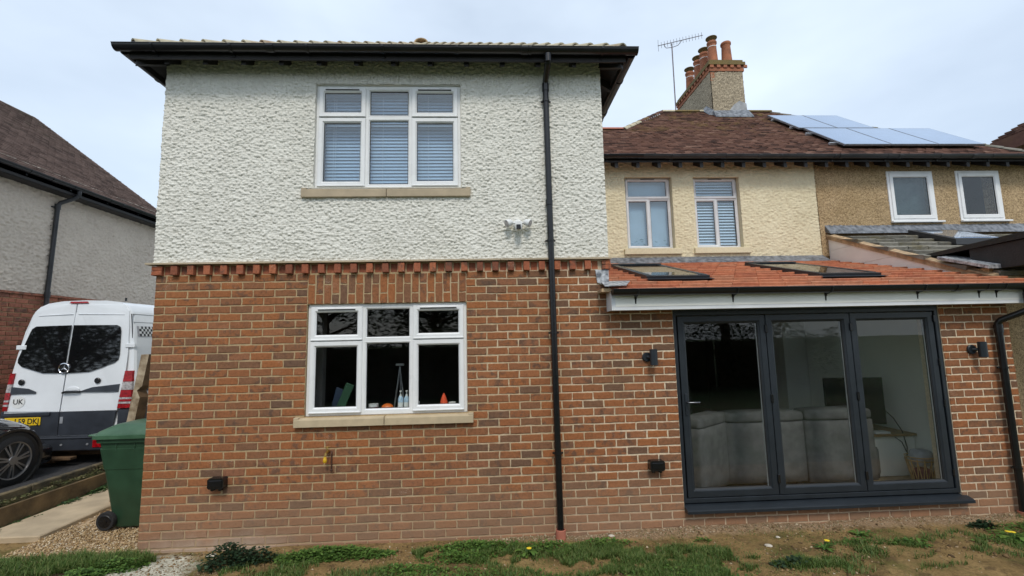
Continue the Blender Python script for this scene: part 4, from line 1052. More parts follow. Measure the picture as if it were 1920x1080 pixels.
MB().box(W1[0]+.03, W1[1]-.03, YM+.20, YM+.203, W1[2]+.03, W1[3]-.05).build('blind_cloth', M_rollb, t); MB().tube([(W1[0]+.03, YM+.21, W1[3]-.04), (W1[1]-.03, YM+.21, W1[3]-.04)], .02, 10).build('roller', M_upvc_old, t)

# ---- tiled roof faces
def tile_field(parent, origin, U, Vd, ncourse, gauge, w_, th, keep, mt, name, x0=0, x1=10, jit=.004):
    """U unit along the eave, Vd unit up the slope"""
    O, U, Vd = Vector(origin), Vector(U), Vector(Vd); Nn = U.cross(Vd).normalized()
    if Nn.z < 0: Nn = -Nn
    V = []; L_ = gauge*1.5
    for c in range(ncourse):
        a = x0-(w_/2 if c % 2 else 0)
        while a < x1:
            if keep(a+w_/2, c*gauge+gauge/2):
                j = random.uniform(-jit, jit)*.8; g0 = c*gauge+random.uniform(-jit, jit); h = th+random.uniform(-.2, .5)*jit
                p = [O+U*(a+.002)+Vd*g0+Nn*(h*.15), O+U*(a+w_-.002)+Vd*g0+Nn*(h*.15), O+U*(a+w_-.002)+Vd*g0+Nn*(h*1.6+j), O+U*(a+.002)+Vd*g0+Nn*(h*1.6-j), O+U*(a+w_-.002)+Vd*(g0+L_)+Nn*.002, O+U*(a+.002)+Vd*(g0+L_)+Nn*.002]
                V.append([tuple(q) for q in p])
            a += w_
    V = np.array(V); n = len(V); tri = np.array([(0, 1, 2, 3), (3, 2, 4, 5)])
    side = np.array([(0, 3, 5, 5), (1, 4, 2, 2)])
    F = (tri[None]+6*np.arange(n)[:, None, None]).reshape(-1, 4)
    o = bigmesh(name, V.reshape(-1, 3), F, mt, parent); stuff(o); return o
RY, RZ, RP = 2.70, 5.20, .80
def r3(y): return RZ+RP*(y-RY)
ridgeY, ridgeZ = 5.85, r3(5.85)
RX0, RX1 = 7.95, 10.75     # ridge ends
b = MB()
yj = 4.35     # low link ridge running into the hip
b.add([(4.9, RY, RZ-.02), (14.1, RY, RZ-.02), (RX1, ridgeY, ridgeZ-.02), (RX0, ridgeY, ridgeZ-.02), (RX0-(ridgeY-yj), yj, r3(yj)-.02), (4.9, yj, r3(yj)-.02)], [(0, 1, 2, 3, 4, 5)])
b.add([(4.9, yj, r3(yj)-.02), (RX0-(ridgeY-yj), yj, r3(yj)-.02), (RX0-(ridgeY-yj)-.8, yj+2, r3(yj)-1.6), (4.9, yj+2, r3(yj)-1.6)], [(0, 1, 2, 3)])
b.add([(RX0, ridgeY, ridgeZ-.02), (RX1, ridgeY, ridgeZ-.02), (RX1+3, ridgeY+3, ridgeZ-2.4), (RX0-3, ridgeY+3, ridgeZ-2.4)], [(0, 1, 2, 3)])
b.add([(RX1, ridgeY, ridgeZ-.02), (14.1, RY, RZ-.02), (14.1, 9, RZ-.02)], [(0, 1, 2)])
b.add([(RX0, ridgeY, ridgeZ-.02), (RX0-3.1, RY, RZ-.04), (RX0-3.1, 9, RZ-.04)], [(0, 1, 2)])
rf3 = b.build('roof', M_browntile, H3, fix=False)
cosr = 1/math.sqrt(1+RP*RP)
def keep3(x, s_):
    X_, Y_ = x+4.9, RY+s_*cosr
    if Y_ > ridgeY-.02: return False
    hipL = RX0-(ridgeY-Y_); hipR = RX1+(ridgeY-Y_)
    if X_ > hipR-.02: return False
    if Y_ > yj and X_ < hipL+.02: return False
    return True
tile_field(rf3, (4.9, RY-.02, RZ), (1, 0, 0), (0, cosr, RP*cosr), 42, .1, .165, .014, keep3, M_browntile, 'roof_tiles', 0, 9.3, .009)
# ridge and hip tiles
for k in range(9):
    hip_piece((RX0+k*.315, ridgeY, ridgeZ-.01), (1, 0, 0), .31, .10, .10).build('ridge_tile', M_mossy if k % 3 else M_hiptile, rf3, loc=(RX0+k*.315, ridgeY, ridgeZ))
Pn = Vector((RX0-(ridgeY-yj), yj, r3(yj)))
for k in range(5): hip_piece((Pn.x-.32-k*.32, yj, Pn.z+.0), (1, 0, 0), .315, .085, .085).build('ridge_tile', M_terra_p, rf3)
dh = Vector((RX0, ridgeY, ridgeZ))-Pn; nL = 8
for k in range(nL): hip_piece(Pn+dh*(k/nL)-Vector((0, 0, .0)), dh, dh.length/nL*1.1, .09, .075).build('hip_tile', M_hiptile if k < 3 else M_browntile, rf3)
Q = Vector((14.1, RY, RZ)); dR = Vector((RX1, ridgeY, ridgeZ))-Q; nR = 20
for k in range(nR): hip_piece(Q+dR*(k/nR)-Vector((0, 0, .02)), dR, dR.length/nR*1.1, .085, .07).build('hip_tile', M_slate, rf3)
# eave gutter, soffit and rafter feet
MB().hexa([(4.85, RY, RZ-.07), (14.1, RY, RZ-.07), (14.1, YM+.02, RZ+.12), (4.85, YM+.02, RZ+.12), (4.85, RY, RZ-.03), (14.1, RY, RZ-.03), (14.1, YM+.02, RZ+.16), (4.85, YM+.02, RZ+.16)]).build('soffit', M_soffit, H3)
k = 5.02; kk = 0
while k < 13.9:
    o = rafter((k, RY+.02, RZ-.05), (k, YM+.02, RZ+.11), .06, .11).build('rafter_foot', M_soffit, H3); k += .385
gutter('gutter', (4.95, RY-.06, RZ+.04), (6.25, RY-.06, RZ+.038), (0, -1, 0), M_blackgut, H3, brackets=1)
gutter('gutter', (6.25, RY-.061, RZ+.036), (14.2, RY-.061, RZ+.02), (0, -1, 0), M_gutold, H3, brackets=8, joints=(.5, 2.1, 3.6, 4.7, 6.1))

# chimney
CH_ = thing('chimney_stack', 'wide grey pebbledash chimney with orange brick cap and clay pots on the ridge', 'chimney', (9.5, 6.4, 7.3))
cx0, cx1, cy0, cy1, cz0, cz1 = 9.11, 9.93, 5.5, 7.42, 7.0, 8.62
MB().box(cx0+.01, cx1-.01, cy0+.01, cy1, cz0, cz1).build('stack', M_peb_grey, CH_)
roughcast(CH_, M_peb_grey, cx0, cx1, cz0, cz1, cy0+.004, .02, .02, (.05, .035), seed=61, name='pebbledash')
o = roughcast(CH_, M_peb_grey, cy0, cy1, cz0, cz1, cx0+.004, .03, -.02, (.05, .035), face='R', seed=62, name='pebbledash')
def bandring(z0, z1, out_, mt, nm, n_=0):
    MB().box(cx0-out_, cx1+out_, cy0-out_, cy1+out_, z0, z1).build(nm, mt, CH_)
bandring(8.625, 8.70, .03, M_terra, 'brick_band'); bandring(8.785, 8.86, .06, M_mossy, 'cap_course'); bandring(8.862, 8.93, .02, M_mossy, 'cap_course'); bandring(8.70, 8.785, .02, M_dentil, 'recess_course')
for k in range(6):
    x = cx0-.02+k*.172
    MB().cbox(x, x+.09, cy0-.055, cy0-.021, 8.705, 8.782, .004).build('dentil_brick', M_terra, CH_)
for k in range(12):
    y = cy0+.05+k*.165
    MB().cbox(cx0-.055, cx0-.021, y, y+.085, 8.705, 8.782, .004).build('dentil_brick', M_terra, CH_)
MB().cbox(cx0-.006, cx0+.13, cy0-.012, cy0+.1, 8.53, 8.60, .006).cbox(cx0-.008, cx0+.10, cy0-.012, cy0+.1, 8.45, 8.52, .006).cbox(cx0-.01, cx0+.06, cy0-.012, cy0+.1, 8.37, 8.44, .006).build('exposed_brick', M_terra, CH_)
b = MB(); b.hexa([(cx0+.02, cy0+.02, 8.932), (cx1-.02, cy0+.02, 8.932), (cx1-.02, cy1, 8.932), (cx0+.02, cy1, 8.932), (cx0+.16, cy0+.16, 9.04), (cx1-.16, cy0+.16, 9.04), (cx1-.16, cy1-.1, 9.04), (cx0+.16, cy1-.1, 9.04)]); b.build('flaunching', M_mossy, CH_)
zf = r3(cy0)
b = MB(); b.hexa([(cx0-.05, cy0-.2, zf-.16+.05), (cx1+.08, cy0-.2, zf-.16+.05), (cx1+.05, cy0-.01, zf+.04), (cx0-.02, cy0-.01, zf+.04), (cx0-.05, cy0-.2, zf-.13+.05), (cx1+.08, cy0-.2, zf-.13+.05), (cx1+.05, cy0-.03, zf+.16), (cx0-.02, cy0-.03, zf+.14)])
b.build('lead_apron', M_lead, CH_)
MB().add([(cx0+.28, cy0-.03, zf+.05), (cx1+.03, cy0-.03, zf+.05), (cx1+.02, cy0-.028, zf+.33), (cx1-.15, cy0-.028, zf+.40), (cx1-.3, cy0-.028, zf+.3), (cx0+.42, cy0-.028, zf+.17),
          (cx0+.28, cy0+.02, zf+.05), (cx1+.03, cy0+.02, zf+.05), (cx1+.02, cy0+.02, zf+.33), (cx1-.15, cy0+.02, zf+.40), (cx1-.3, cy0+.02, zf+.3), (cx0+.42, cy0+.02, zf+.17)], [tuple(range(6))]+[(i, (i+1) % 6, 6+(i+1) % 6, 6+i) for i in range(6)]).build('cement_patch', M_cement, CH_)
MB().hexa([(cx0-.12, cy0-.02, zf+.03), (cx0+.005, cy0-.02, zf+.03), (cx0+.005, ridgeY-.05, ridgeZ+.03), (cx0-.12, ridgeY-.05, ridgeZ+.03), (cx0-.1, cy0-.02, zf+.07), (cx0+.0, cy0-.02, zf+.18), (cx0+.0, ridgeY-.05, ridgeZ+.17), (cx0-.1, ridgeY-.05, ridgeZ+.07)]).build('lead_soaker', M_lead, CH_)
def pot(x, y, h, cowl, rr=.125):
    o = MB().lathe([(rr*1.02, 0), (rr*1.02, .02), (rr, .05), (rr*.82, h-.09), (rr*.84, h-.08), (rr*.98, h-.06), (rr*1.0, h-.02), (rr*.92, h), (rr*.75, h), (rr*.7, h-.12)], (x, y, 9.0), 18).build('chimney_pot', M_terra if cowl != 2 else M_terra_p, CH_, smooth=50)
    if cowl:
        MB().lathe([(rr*.86, h-.16), (rr*.88, h-.16), (rr*.88, h-.145), (rr*.86, h-.145)], (x, y, 9.0), 18).build('pot_band', M_camw, o)
        MB().lathe([(rr*.5, h+.0), (rr*.6, h+.01), (rr*.9, h+.09), (rr*1.12, h+.10), (rr*1.12, h+.115), (rr*.6, h+.15), (.01, h+.16)], (x, y, 9.0), 18).build('cowl', M_mossy, o, smooth=50)
pot(9.36, 5.80, .62, 1); pot(9.73, 5.80, .60, 0, .13); pot(9.36, 6.24, .60, 1); pot(9.37, 6.62, .62, 1); pot(9.36, 7.12, .60, 1); pot(9.73, 6.5, .55, 0)
# aerial
AE = thing('tv_aerial', 'thin television aerial on a tall mast beside the chimney', 'aerial', (8.42, 6.1, 7.7))
MB().tube([(8.43, 6.1, 7.6), (8.44, 6.1, 9.79)], .016, 8).build('mast', M_rust, AE)
pa, pb = Vector((8.06, 6.1, 9.72)), Vector((9.22, 5.95, 9.93))
b = MB(); b.tube([pa, pb], .009, 6).tube([(8.22, 6.09, 9.75), (8.28, 6.1, 9.66), (8.44, 6.1, 9.68), (8.60, 6.08, 9.73), (8.68, 6.03, 9.83)], .008, 6); b.build('boom', M_rust, AE)
for k in range(15):
    p = pa.lerp(pb, .01+k/14.5); h = .16 if k == 0 else .085
    MB().tube([p-Vector((0, 0, h)), p+Vector((0, 0, h))], .005, 5).build('element', M_rust, AE)

# solar panels
def sp3(x, y, h=.10): return Vector((x, y-h*RP*cosr, r3(y)+h*cosr))
def panel(x0, x1, y0, y1, label):
    t = thing('solar_panel', label, 'solar panel', tuple(sp3((x0+x1)/2, y0)), 'solar panels on the brown roof')
    L0 = tuple(sp3((x0+x1)/2, y0)); ex = .018
    def q(xa, xb, ya, yb_, h0, h1, nm, mt): 
        MB().hexa([sp3(xa, ya, h0), sp3(xb, ya, h0), sp3(xb, yb_, h0), sp3(xa, yb_, h0), sp3(xa, ya, h1), sp3(xb, ya, h1), sp3(xb, yb_, h1), sp3(xa, yb_, h1)]).build(nm, mt, t, loc=L0)
    q(x0+.001, x1-.001, y0+.001, y1-.001, .085, .118, 'frame', M_galv)
    q(x0+ex, x1-ex, y0+ex, y1-ex, .1185, .1205, 'solar_glass', M_solar)
for i, (a, c) in enumerate(((10.28, 11.21), (11.22, 12.15), (12.16, 13.09))): panel(a, c, 3.09, 4.12, 'solar panel in the lower row on the brown roof, '+['left', 'middle', 'right'][i]+' one of three')
for i, (a, c) in enumerate(((10.2, 11.04), (11.05, 11.9))): panel(a, c, 4.14, 5.16, 'solar panel in the upper row on the brown roof, '+['left one by the chimney', 'right one of two'][i])
RA = thing('panel_rail', 'aluminium rails with clamps holding the solar panels above the tiles', 'rail', (10.2, 4, 6.3))
for y in (3.3, 3.9, 4.35, 4.95):
    MB().hexa([sp3(10.17, y-.02, .04), sp3(12 if y > 4.1 else 13.1, y-.02, .04), sp3(12 if y > 4.1 else 13.1, y+.02, .04), sp3(10.17, y+.02, .04), sp3(10.17, y-.02, .083), sp3(12 if y > 4.1 else 13.1, y-.02, .083), sp3(12 if y > 4.1 else 13.1, y+.02, .083), sp3(10.17, y+.02, .083)]).build('rail', M_alu, RA)

# ================================================================== PEBBLEDASH HOUSE (right) AND ITS EXTENSION
H4 = thing('pebbledash_house', 'brown pebbledash house on the right with two small white windows', 'house', (12, 3, 0))
W3 = (10.975, 11.875, 4.085, 5.05); W4 = (12.33, 13.20, 4.09, 5.055)
wall_body(XB+.001, 15, -.1, 5.34, YM+.0, YM+.28, [W3, W4], M_peb, H4)
roughcast(H4, M_peb, XB, 14.2, 3.45, 5.33, YM-.004, .014, .017, (.032, .024), [W3, W4], seed=51, name='pebbledash')
MB().box(9.61, 15, 7.6, 7.8, 3, 5.2).box(9.61, 15, 3.3, 7.6, 3.1, 3.2).box(9.61, 15, 3.3, 7.6, 5.1, 5.2).box(9.61, 9.7, 3.3, 7.6, 3, 5.1).box(14.9, 15, 3.3, 7.6, 3, 5.1).build('inner_wall', M_darkroom, H4)
for (x0, x1, z0, z1), lb, gm in ((W3, 'left pebbledash house window with obscured glass', M_glass_obs), (W4, 'right pebbledash house window with things on its inner sill', M_glass)):
    y = YM-.03
    f = MB().ring(x0, x1, z0, z1, [(0, y+.08), (0, y), (.004, y-.004), (.05, y-.002), (.05, y+.08)]).cbox(x0-.01, x1+.10, y-.05, y+.0, z0-.028, z0+.004, .004).build('window', M_upvc, H4); f['label'] = lb
    sash(f, x0+.045, x1-.045, z0+.045, z1-.045, y, M_upvc, w=.075, glass_mt=gm)
MB().box(W3[0]+.05, W3[1]-.05, YM+.12, YM+.125, W3[2]+.05, W3[3]-.05).build('net_curtain', mat('net curtain', (.3, .33, .33), .9, .25, 3), H4)
o = MB().lathe([(.03, 0), (.045, .05), (.04, .1), (.02, .12), (.035, .15), (.03, .2), (.005, .23)], (12.50, 3.14, 4.16), 12).build('ornament', M_terra, smooth=True); tag(o, 'small brown figurine on the sill of the right pebbledash house window', 'ornament')
o = MB().cbox(12.45, 12.72, 3.1, 3.2, 4.10, 4.155, .004).cbox(12.80, 13.08, 3.1, 3.2, 4.10, 4.145, .004).build('wooden_tray', M_wood); tag(o, 'low wooden trays on the sill of the right pebbledash house window', 'tray')
# its extension
H5 = thing('white_clad_extension', 'white clad lean to extension with old grey tiles beside the red roof', 'extension', (10, 1.5, 0))
NS = .43
def nz(y): return 3.86+NS*(y-2.99)
XN = 9.72
for i in range(5):
    z0_, z1_ = 2.2+i*.335, 2.2+(i+1)*.335-.006
    y_hi = 2.97
    def yat(z): return 2.99+(z+.06-3.86)/NS
    ya, yb_ = max(.62, yat(z0_)), max(.62, yat(z1_))
    if ya > y_hi: continue
    pts = [(ya, z0_), (y_hi, z0_), (y_hi, min(z1_, nz(y_hi)-.06)), (min(yb_, y_hi), min(z1_, nz(y_hi)-.06))]
    if yb_ <= .63: pts[-1] = (.62, z1_)
    MB().prism(pts, 'X', XN, XN+.03).build('cladding_board', M_whiteboard, H5)
MB().prism([(.60, 0), (2.98, 0), (2.98, nz(2.98)-.09), (.60, nz(.6)-.09)], 'X', XN+.012, XN+.2).build('wall', M_whiteboard, H5)
MB().box(XN+.01, 14.5, .40, .59, -.05, 2.82).build('front_wall', M_peb, H5)
b = MB(); b.hexa([(XN-.02, .35, nz(.35)-.09), (14.5, .35, nz(.35)-.09), (14.5, 2.99, nz(2.99)-.09), (XN-.02, 2.99, nz(2.99)-.09), (XN-.02, .35, nz(.35)-.02), (14.5, .35, nz(.35)-.02), (14.5, 2.99, nz(2.99)-.02), (XN-.02, 2.99, nz(2.99)-.02)])
rf5 = b.build('roof', M_pinkdust, H5)
yst2 = .30*math.cos(math.atan(NS))
tv5 = []
for _ in range(4):
    q = MB(); vs = []; n = 5; w_ = .326
    for (y, z) in ((0, -.015), (0, .045), (.02, .05), (.36, .008)):
        for k in range(n+1): vs.append((-w_/2+w_*k/n, y+random.uniform(-.008, .008)*(z > 0), z+random.uniform(-.006, .006)))
    fs = [(j*6+k, j*6+k+1, (j+1)*6+k+1, (j+1)*6+k) for j in range(3) for k in range(n)]
    q.add(vs, fs); q.add([(-w_/2, 0, -.015), (-w_/2, 0, .045), (-w_/2, .02, .05), (-w_/2, .36, .008)], [(0, 1, 2, 3)]); tv5.append(q.mesh('roof_tile', M_slate, fix=False))
for c in range(9):
    y = .33+c*yst2
    for k in range(12):
        x = XN+.06+.165+k*.33-(.12 if c % 2 else 0)
        if x > 13.6 or y > 2.9: continue
        o = bpy.data.objects.new('roof_tile', random.choice(tv5)); link(o, rf5, (x, y, nz(y)+random.uniform(-.003, .006))); o.rotation_euler = (math.atan(NS)-.05+random.uniform(-.01, .01), random.uniform(-.015, .015), 0)
MB().hexa([(XN-.035, .33, nz(.33)-.02), (XN+.05, .33, nz(.33)-.02), (XN+.05, 2.97, nz(2.97)-.035), (XN-.035, 2.97, nz(2.97)-.035), (XN-.035, .33, nz(.33)-.005), (XN+.05, .33, nz(.33)+.02), (XN+.05, 2.97, nz(2.97)+.02), (XN-.035, 2.97, nz(2.97)-.005)]).build('verge_bedding', M_pinkdust, rf5)
MB().hexa([(XN-.03, 2.86, nz(2.86)+.04), (14.5, 2.86, nz(2.86)+.04), (14.5, 2.988, 3.90), (XN-.03, 2.988, 3.90), (XN-.03, 2.86, nz(2.86)+.05), (14.5, 2.86, nz(2.86)+.05), (14.5, 2.988, 4.035), (XN-.03, 2.988, 4.035)]).build('lead_apron', M_lead, rf5)
b = MB()
def np_(x, y, h): return (x, y, nz(y)+h)
b.hexa([np_(11.0, 1.9, .03), np_(11.9, 1.9, .03), np_(11.9, 2.7, .03), np_(11.0, 2.7, .03), np_(11.0, 1.9, .12), np_(11.9, 1.9, .12), np_(11.9, 2.7, .12), np_(11.0, 2.7, .12)]); b.build('rooflight', M_gutold, rf5)
MB().hexa([np_(11.08, 1.98, .121), np_(11.82, 1.98, .121), np_(11.82, 2.62, .121), np_(11.08, 2.62, .121), np_(11.08, 1.98, .126), np_(11.82, 1.98, .126), np_(11.82, 2.62, .126), np_(11.08, 2.62, .126)]).build('rooflight_pane', M_solar, rf5)
# lead clad verge end and black flat roofed box
MB().hexa([(XN-.09, .32, 2.80), (XN+.2, .32, 2.80), (XN+.2, .95, 3.02), (XN-.07, .95, 3.02), (XN-.09, .32, 2.84), (XN+.2, .32, 2.86), (XN+.2, .95, 3.08), (XN-.07, .95, 3.06)]).build('verge_capping', M_leadnew, rf5)
CN = thing('black_canopy', 'black flat roofed canopy box at the right edge above the red tiles', 'canopy', (11, -.5, 2.8))
MB().box(9.80, 12.5, -1.3, .66, 2.80, 3.10).build('canopy_side', M_soffit, CN)
MB().hexa([(9.77, -1.33, 3.13), (12.5, -1.33, 3.13), (12.5, 1.3, 3.09), (9.77, 1.3, 3.09), (9.77, -1.33, 3.235), (12.5, -1.33, 3.235), (12.5, 1.3, 3.14), (9.77, 1.3, 3.14)]).build('canopy_trim', M_blackgut, CN)
FW = MB().box(9.43, 9.60, .35, .5, -.05, 2.45).build('neighbour_wall_end', mat('grey brown blockwork', (.22, .19, .15), .9, .3, 6, bump=.6, bscale=30), H5)
# the roof further right
H6 = thing('far_right_roof', 'brown tiled roof slope rising at the far right edge behind the solar panels', 'house', (15.5, 5, 5))
b = MB(); p = [(15.1, 2.9, 6.32), (19.5, 2.9, 8.74), (19.5, 4.6, 8.74), (15.1, 4.6, 6.32)]; b.add(p+[(x, y, z-.3) for x, y, z in p], [(0, 1, 2, 3), (7, 6, 5, 4), (0, 4, 5, 1), (1, 5, 6, 2), (2, 6, 7, 3), (3, 7, 4, 0)])
b.build('roof', M_browntile, H6)
MB().box(15.5, 19, 3.1, 4.5, -.1, 6.3).build('wall', M_peb, H6)
kx = 1/math.sqrt(1+.55**2)
tile_field(H6, (15.1, 2.9, 6.33), (0, 1, 0), (kx, 0, .55*kx), 48, .1, .165, .014, lambda x, s_: True, M_browntile, 'roof_tiles', 0, 1.6, .006)

# ================================================================== LEFT NEIGHBOUR
H7 = thing('left_house', 'neighbouring house at the left with grey roughcast over brick and brown tiled roof', 'house', (-5, 3, 0))
LX, LE, LG, LP = -4.9, -4.62, 7.0, .77
MB().box(LX-6, LX-.012, 2.15, LG-.105, -.1, 5.3).build('wall', M_mortar, H7)
roughcast(H7, M_grey_rc, 2.15, LG-.1, 3.10, 5.45, LX, .0165, .03, (.06, .036), face='R', seed=71)
MB().box(LX-.01, LX+.03, 2.15, LG-.12, 3.06, 3.10).build('render_stop', M_brick2, H7)
its = course_items(1, 26, 2.16, LG-.2, [], zt=3.055, ch=.083)
place_bricks(H7, its, M_brick2, limit=160, face='R', off=LX)
ez = 5.22
b = MB(); p = [(LE, 1.9, ez), (LE, LG, ez), (LE-3.9, LG, ez+3.9*LP), (LE-3.9, 1.9, ez+3.9*LP)]; b.add(p+[(x, y, z-.12) for x, y, z in p], [(0, 1, 2, 3), (7, 6, 5, 4), (0, 4, 5, 1), (1, 5, 6, 2), (3, 7, 4, 0)])
b.add([(LE-3.9, 1.9, ez+3.9*LP), (LE-3.9, LG, ez+3.9*LP), (LE-7.8, LG, ez), (LE-7.8, 1.9, ez)], [(0, 1, 2, 3)])
MB().prism([(LX-6, 5.2), (LX-.02, 5.2), (LE-3.9, ez+3.85*LP)], 'Y', 2.17, LG-.12).build('gable', M_grey_rc, H7)
rf7 = b.build('roof', M_lefttile, H7)
cl = 1/math.sqrt(1+LP*LP)
tile_field(rf7, (LE+.03, 0, ez-.01), (0, 1, 0), (-cl, 0, LP*cl), 48, .1, .165, .014, lambda x, s_: 1.95 < x < LG-.05, M_lefttile, 'roof_tiles', 0, LG, .004)
# stepped verge
for k in range(48):
    s_ = k*.1; x = LE+.03-s_*cl; z = ez-.01+s_*LP*cl
    MB().hexa([(x, LG-.06, z), (x, LG+.03, z), (x-.15*cl, LG+.03, z+.15*LP*cl), (x-.15*cl, LG-.06, z+.15*LP*cl), (x-.01, LG-.06, z+.026), (x-.01, LG+.03, z+.026), (x-.15*cl, LG+.03, z+.15*LP*cl+.012), (x-.15*cl, LG-.06, z+.15*LP*cl+.012)]).build('verge_tile', M_lefttile, rf7, fix=False)
MB().box(LE-.02, LE, 1.95, LG-.02, ez-.17, ez-.01).box(LX-.02, LE-.02, 1.95, LG-.02, ez-.18, ez-.15).build('fascia_board', M_soffit, H7)
gutter('gutter', (LE+.055, 1.9, ez-.005), (LE+.055, LG, ez-.005), (1, 0, 0), M_blackgut, H7, brackets=6, joints=(1.7, 3.3))
t = thing('downpipe', 'grey downpipe with swan neck on the left neighbour wall above the van', 'drainpipe', (LX+.06, 3.8, 3))
MB().tube([(LE+.05, 4.16, ez-.06), (LE+.05, 4.16, ez-.15), (LE+.0, 4.14, ez-.21), (LX+.09, 4.05, ez-.33), (LX+.07, 4.03, ez-.4), (LX+.07, 3.99, 3.2), (LX+.07, 3.97, .35)], .038, 12).build('pipe', M_gutold, t, smooth=50)
MB().tube([(LX+.07, 4.03, ez-.36), (LX+.07, 4.03, ez-.46)], .046, 12).box(LX+.0, LX+.06, 3.94, 4.1, ez-.44, ez-.42).build('clip', M_gutold, t)
MB().tube([(LX+.07, 3.99, 3.15), (LX+.07, 3.99, 3.05)], .046, 12).build('clip', M_gutold, t)
o = MB().box(LX+.012, LX+.022, 3.98, 3.99, 3.1, 5.0).build('wall_crack', M_gutold, H7)

# ================================================================== VAN
VN = thing('parked_van', 'white high roofed van parked on the driveway with its rear doors facing us', 'van', (-3.06, 2.6, .3))
vx, vy = -3.07, 2.62
prof = [(.60, .93), (.75, .965), (1.2, .97), (1.6, .955), (2.0, .905), (2.35, .85), (2.62, .785), (2.74, .70), (2.80, .58), (2.835, .35), (2.845, .0)]
def vrear(z): return vy+(.0 if z < 1.2 else .075*(z-1.2)+.03*max(0, z-2.4)**1.2*2)
b = MB(); ring_ = [(hw_, z) for z, hw_ in prof]+[(-hw_, z) for z, hw_ in prof[-2::-1]]
secs = []
for t_, sc_ in ((0, .975), (.03, 1), (4.6, 1), (5.2, .95), (5.6, .8)):
    sec = []
    for hw_, z in ring_:
        zz = z if t_ < 5 else .6+(z-.6)*(1 if t_ < 5.3 else .55)
        sec.append((vx+hw_*sc_, vrear(z)*(1)+t_ if t_ < 1 else vy+t_, zz))
    secs.append(sec)
nr = len(ring_); vs = [p for s_ in secs for p in s_]; fs = [tuple(range(nr))[::-1], tuple(range(4*nr, 5*nr))]
for i in range(4):
    for k in range(nr): fs.append((i*nr+k, i*nr+(k+1) % nr, (i+1)*nr+(k+1) % nr, (i+1)*nr+k))
b.add(vs, fs); b.build('body', M_vanw, VN, smooth=35)
def rpoly(pts, t0, t1, nm, mt, parent=VN, sm=False):
    """plate on the raked rear face, pts (x,z) with x relative to the van centre"""
    n = len(pts); b = MB()
    vs = [(vx+x, vrear(z)-t1, z) for x, z in pts]+[(vx+x, vrear(z)-t0, z) for x, z in pts]
    b.add(vs, [tuple(range(n))]+[(i, (i+1) % n, n+(i+1) % n, n+i) for i in range(n)])
    return b.build(nm, mt, parent)
rear_l = [(-.93, 1.12), (-.935, 1.25), (-.90, 1.6), (-.86, 2.0), (-.79, 2.4), (-.735, 2.66), (-.66, 2.75), (-.115, 2.785)]
D1 = rpoly([(-.115, 1.10)]+[(-.115, 2.785)]+rear_l[::-1][1:], -.005, .014, 'rear_door', M_vanw)
D2 = rpoly([(-.098, 1.10), (-.098, 2.785), (.655, 2.75), (.725, 2.66), (.765, 2.4), (.80, 2.0), (.80, 1.7), (.765, 1.35), (.745, 1.10)], -.005, .014, 'rear_door', M_vanw)
# pressed seam near the top of the doors
for sx in (-1, 1):
    MB().tube([(vx-.1+sx*.04, vrear(2.62)-.014, 2.62), (vx+sx*.66, vrear(2.60)-.014, 2.60)], .006, 6).build('pressed_line', M_vanw, D2 if sx > 0 else D1)
def curvewin(sx):
    if sx > 0: return [(-.088, 2.44), (.58, 2.43), (.635, 2.40), (.655, 2.33), (.685, 1.96), (.675, 1.88), (.62, 1.83), (.25, 1.70), (-.088, 1.685)]
    return [(-.125, 2.44), (-.66, 2.43), (-.715, 2.39), (-.74, 2.32), (-.85, 1.92), (-.845, 1.86), (-.78, 1.80), (-.45, 1.695), (-.125, 1.685)]
rpoly(curvewin(-1), .0135, .022, 'rear_window', M_vglass, D1); rpoly(curvewin(1), .0135, .022, 'rear_window', M_vglass, D2)
MB().hexa([(vx-.112, vrear(1.1)+.0, 1.1), (vx-.100, vrear(1.1)+.0, 1.1), (vx-.100, vrear(1.1)+.01, 1.1), (vx-.112, vrear(1.1)+.01, 1.1), (vx-.112, vrear(2.78)-.002, 2.78), (vx-.100, vrear(2.78)-.002, 2.78), (vx-.100, vrear(2.78)+.01, 2.78), (vx-.112, vrear(2.78)+.01, 2.78)]).build('door_gap', M_black, VN)
# emblem: ring with three pointed star
EM = MB().lathe([(.075, 0), (.085, -.006), (.085, -.014), (.075, -.018), (.068, -.012), (.068, 0)], (vx-.13, vrear(1.76)-.018, 1.76), 24, 'Y', caps=False).build('emblem', M_chrome, VN, smooth=40)
MB().lathe([(.07, 0), (.07, -.006)], (vx-.13, vrear(1.76)-.018, 1.76), 24, 'Y').build('emblem_disc', M_black, EM)
b = MB()
for k in range(3):
    a = math.pi/2+k*2*math.pi/3; tip = (math.cos(a)*.07, math.sin(a)*.07); l = (math.cos(a+1.05)*.014, math.sin(a+1.05)*.014); r_ = (math.cos(a-1.05)*.014, math.sin(a-1.05)*.014)
    yy = vrear(1.76)-.026
    b.add([(vx-.13+tip[0], yy+.001, 1.76+tip[1]), (vx-.13+l[0], yy+.001, 1.76+l[1]), (vx-.13, yy-.006, 1.76), (vx-.13+r_[0], yy+.001, 1.76+r_[1])], [(0, 1, 2), (0, 2, 3)])
b.build('emblem_star', M_chrome, EM)
for x in (-.74, .40): MB().lathe([(.045, 0), (.045, -.012), (.035, -.02)], (vx+x, vrear(1.56)-.014, 1.56), 16, 'Y').build('door_buffer', M_black, VN)
for sx in (-1, 1):
    pts = [(.745, 1.50), (.74, 1.38), (.16, 1.39), (.155, 1.40), (.34, 1.46)]
    if sx < 0: pts = [(-.94, 1.50), (-.94, 1.38), (-.50, 1.385), (-.50, 1.41), (-.62, 1.46)]
    rpoly(pts, .014, .026, 'rubbing_strip', M_vand)
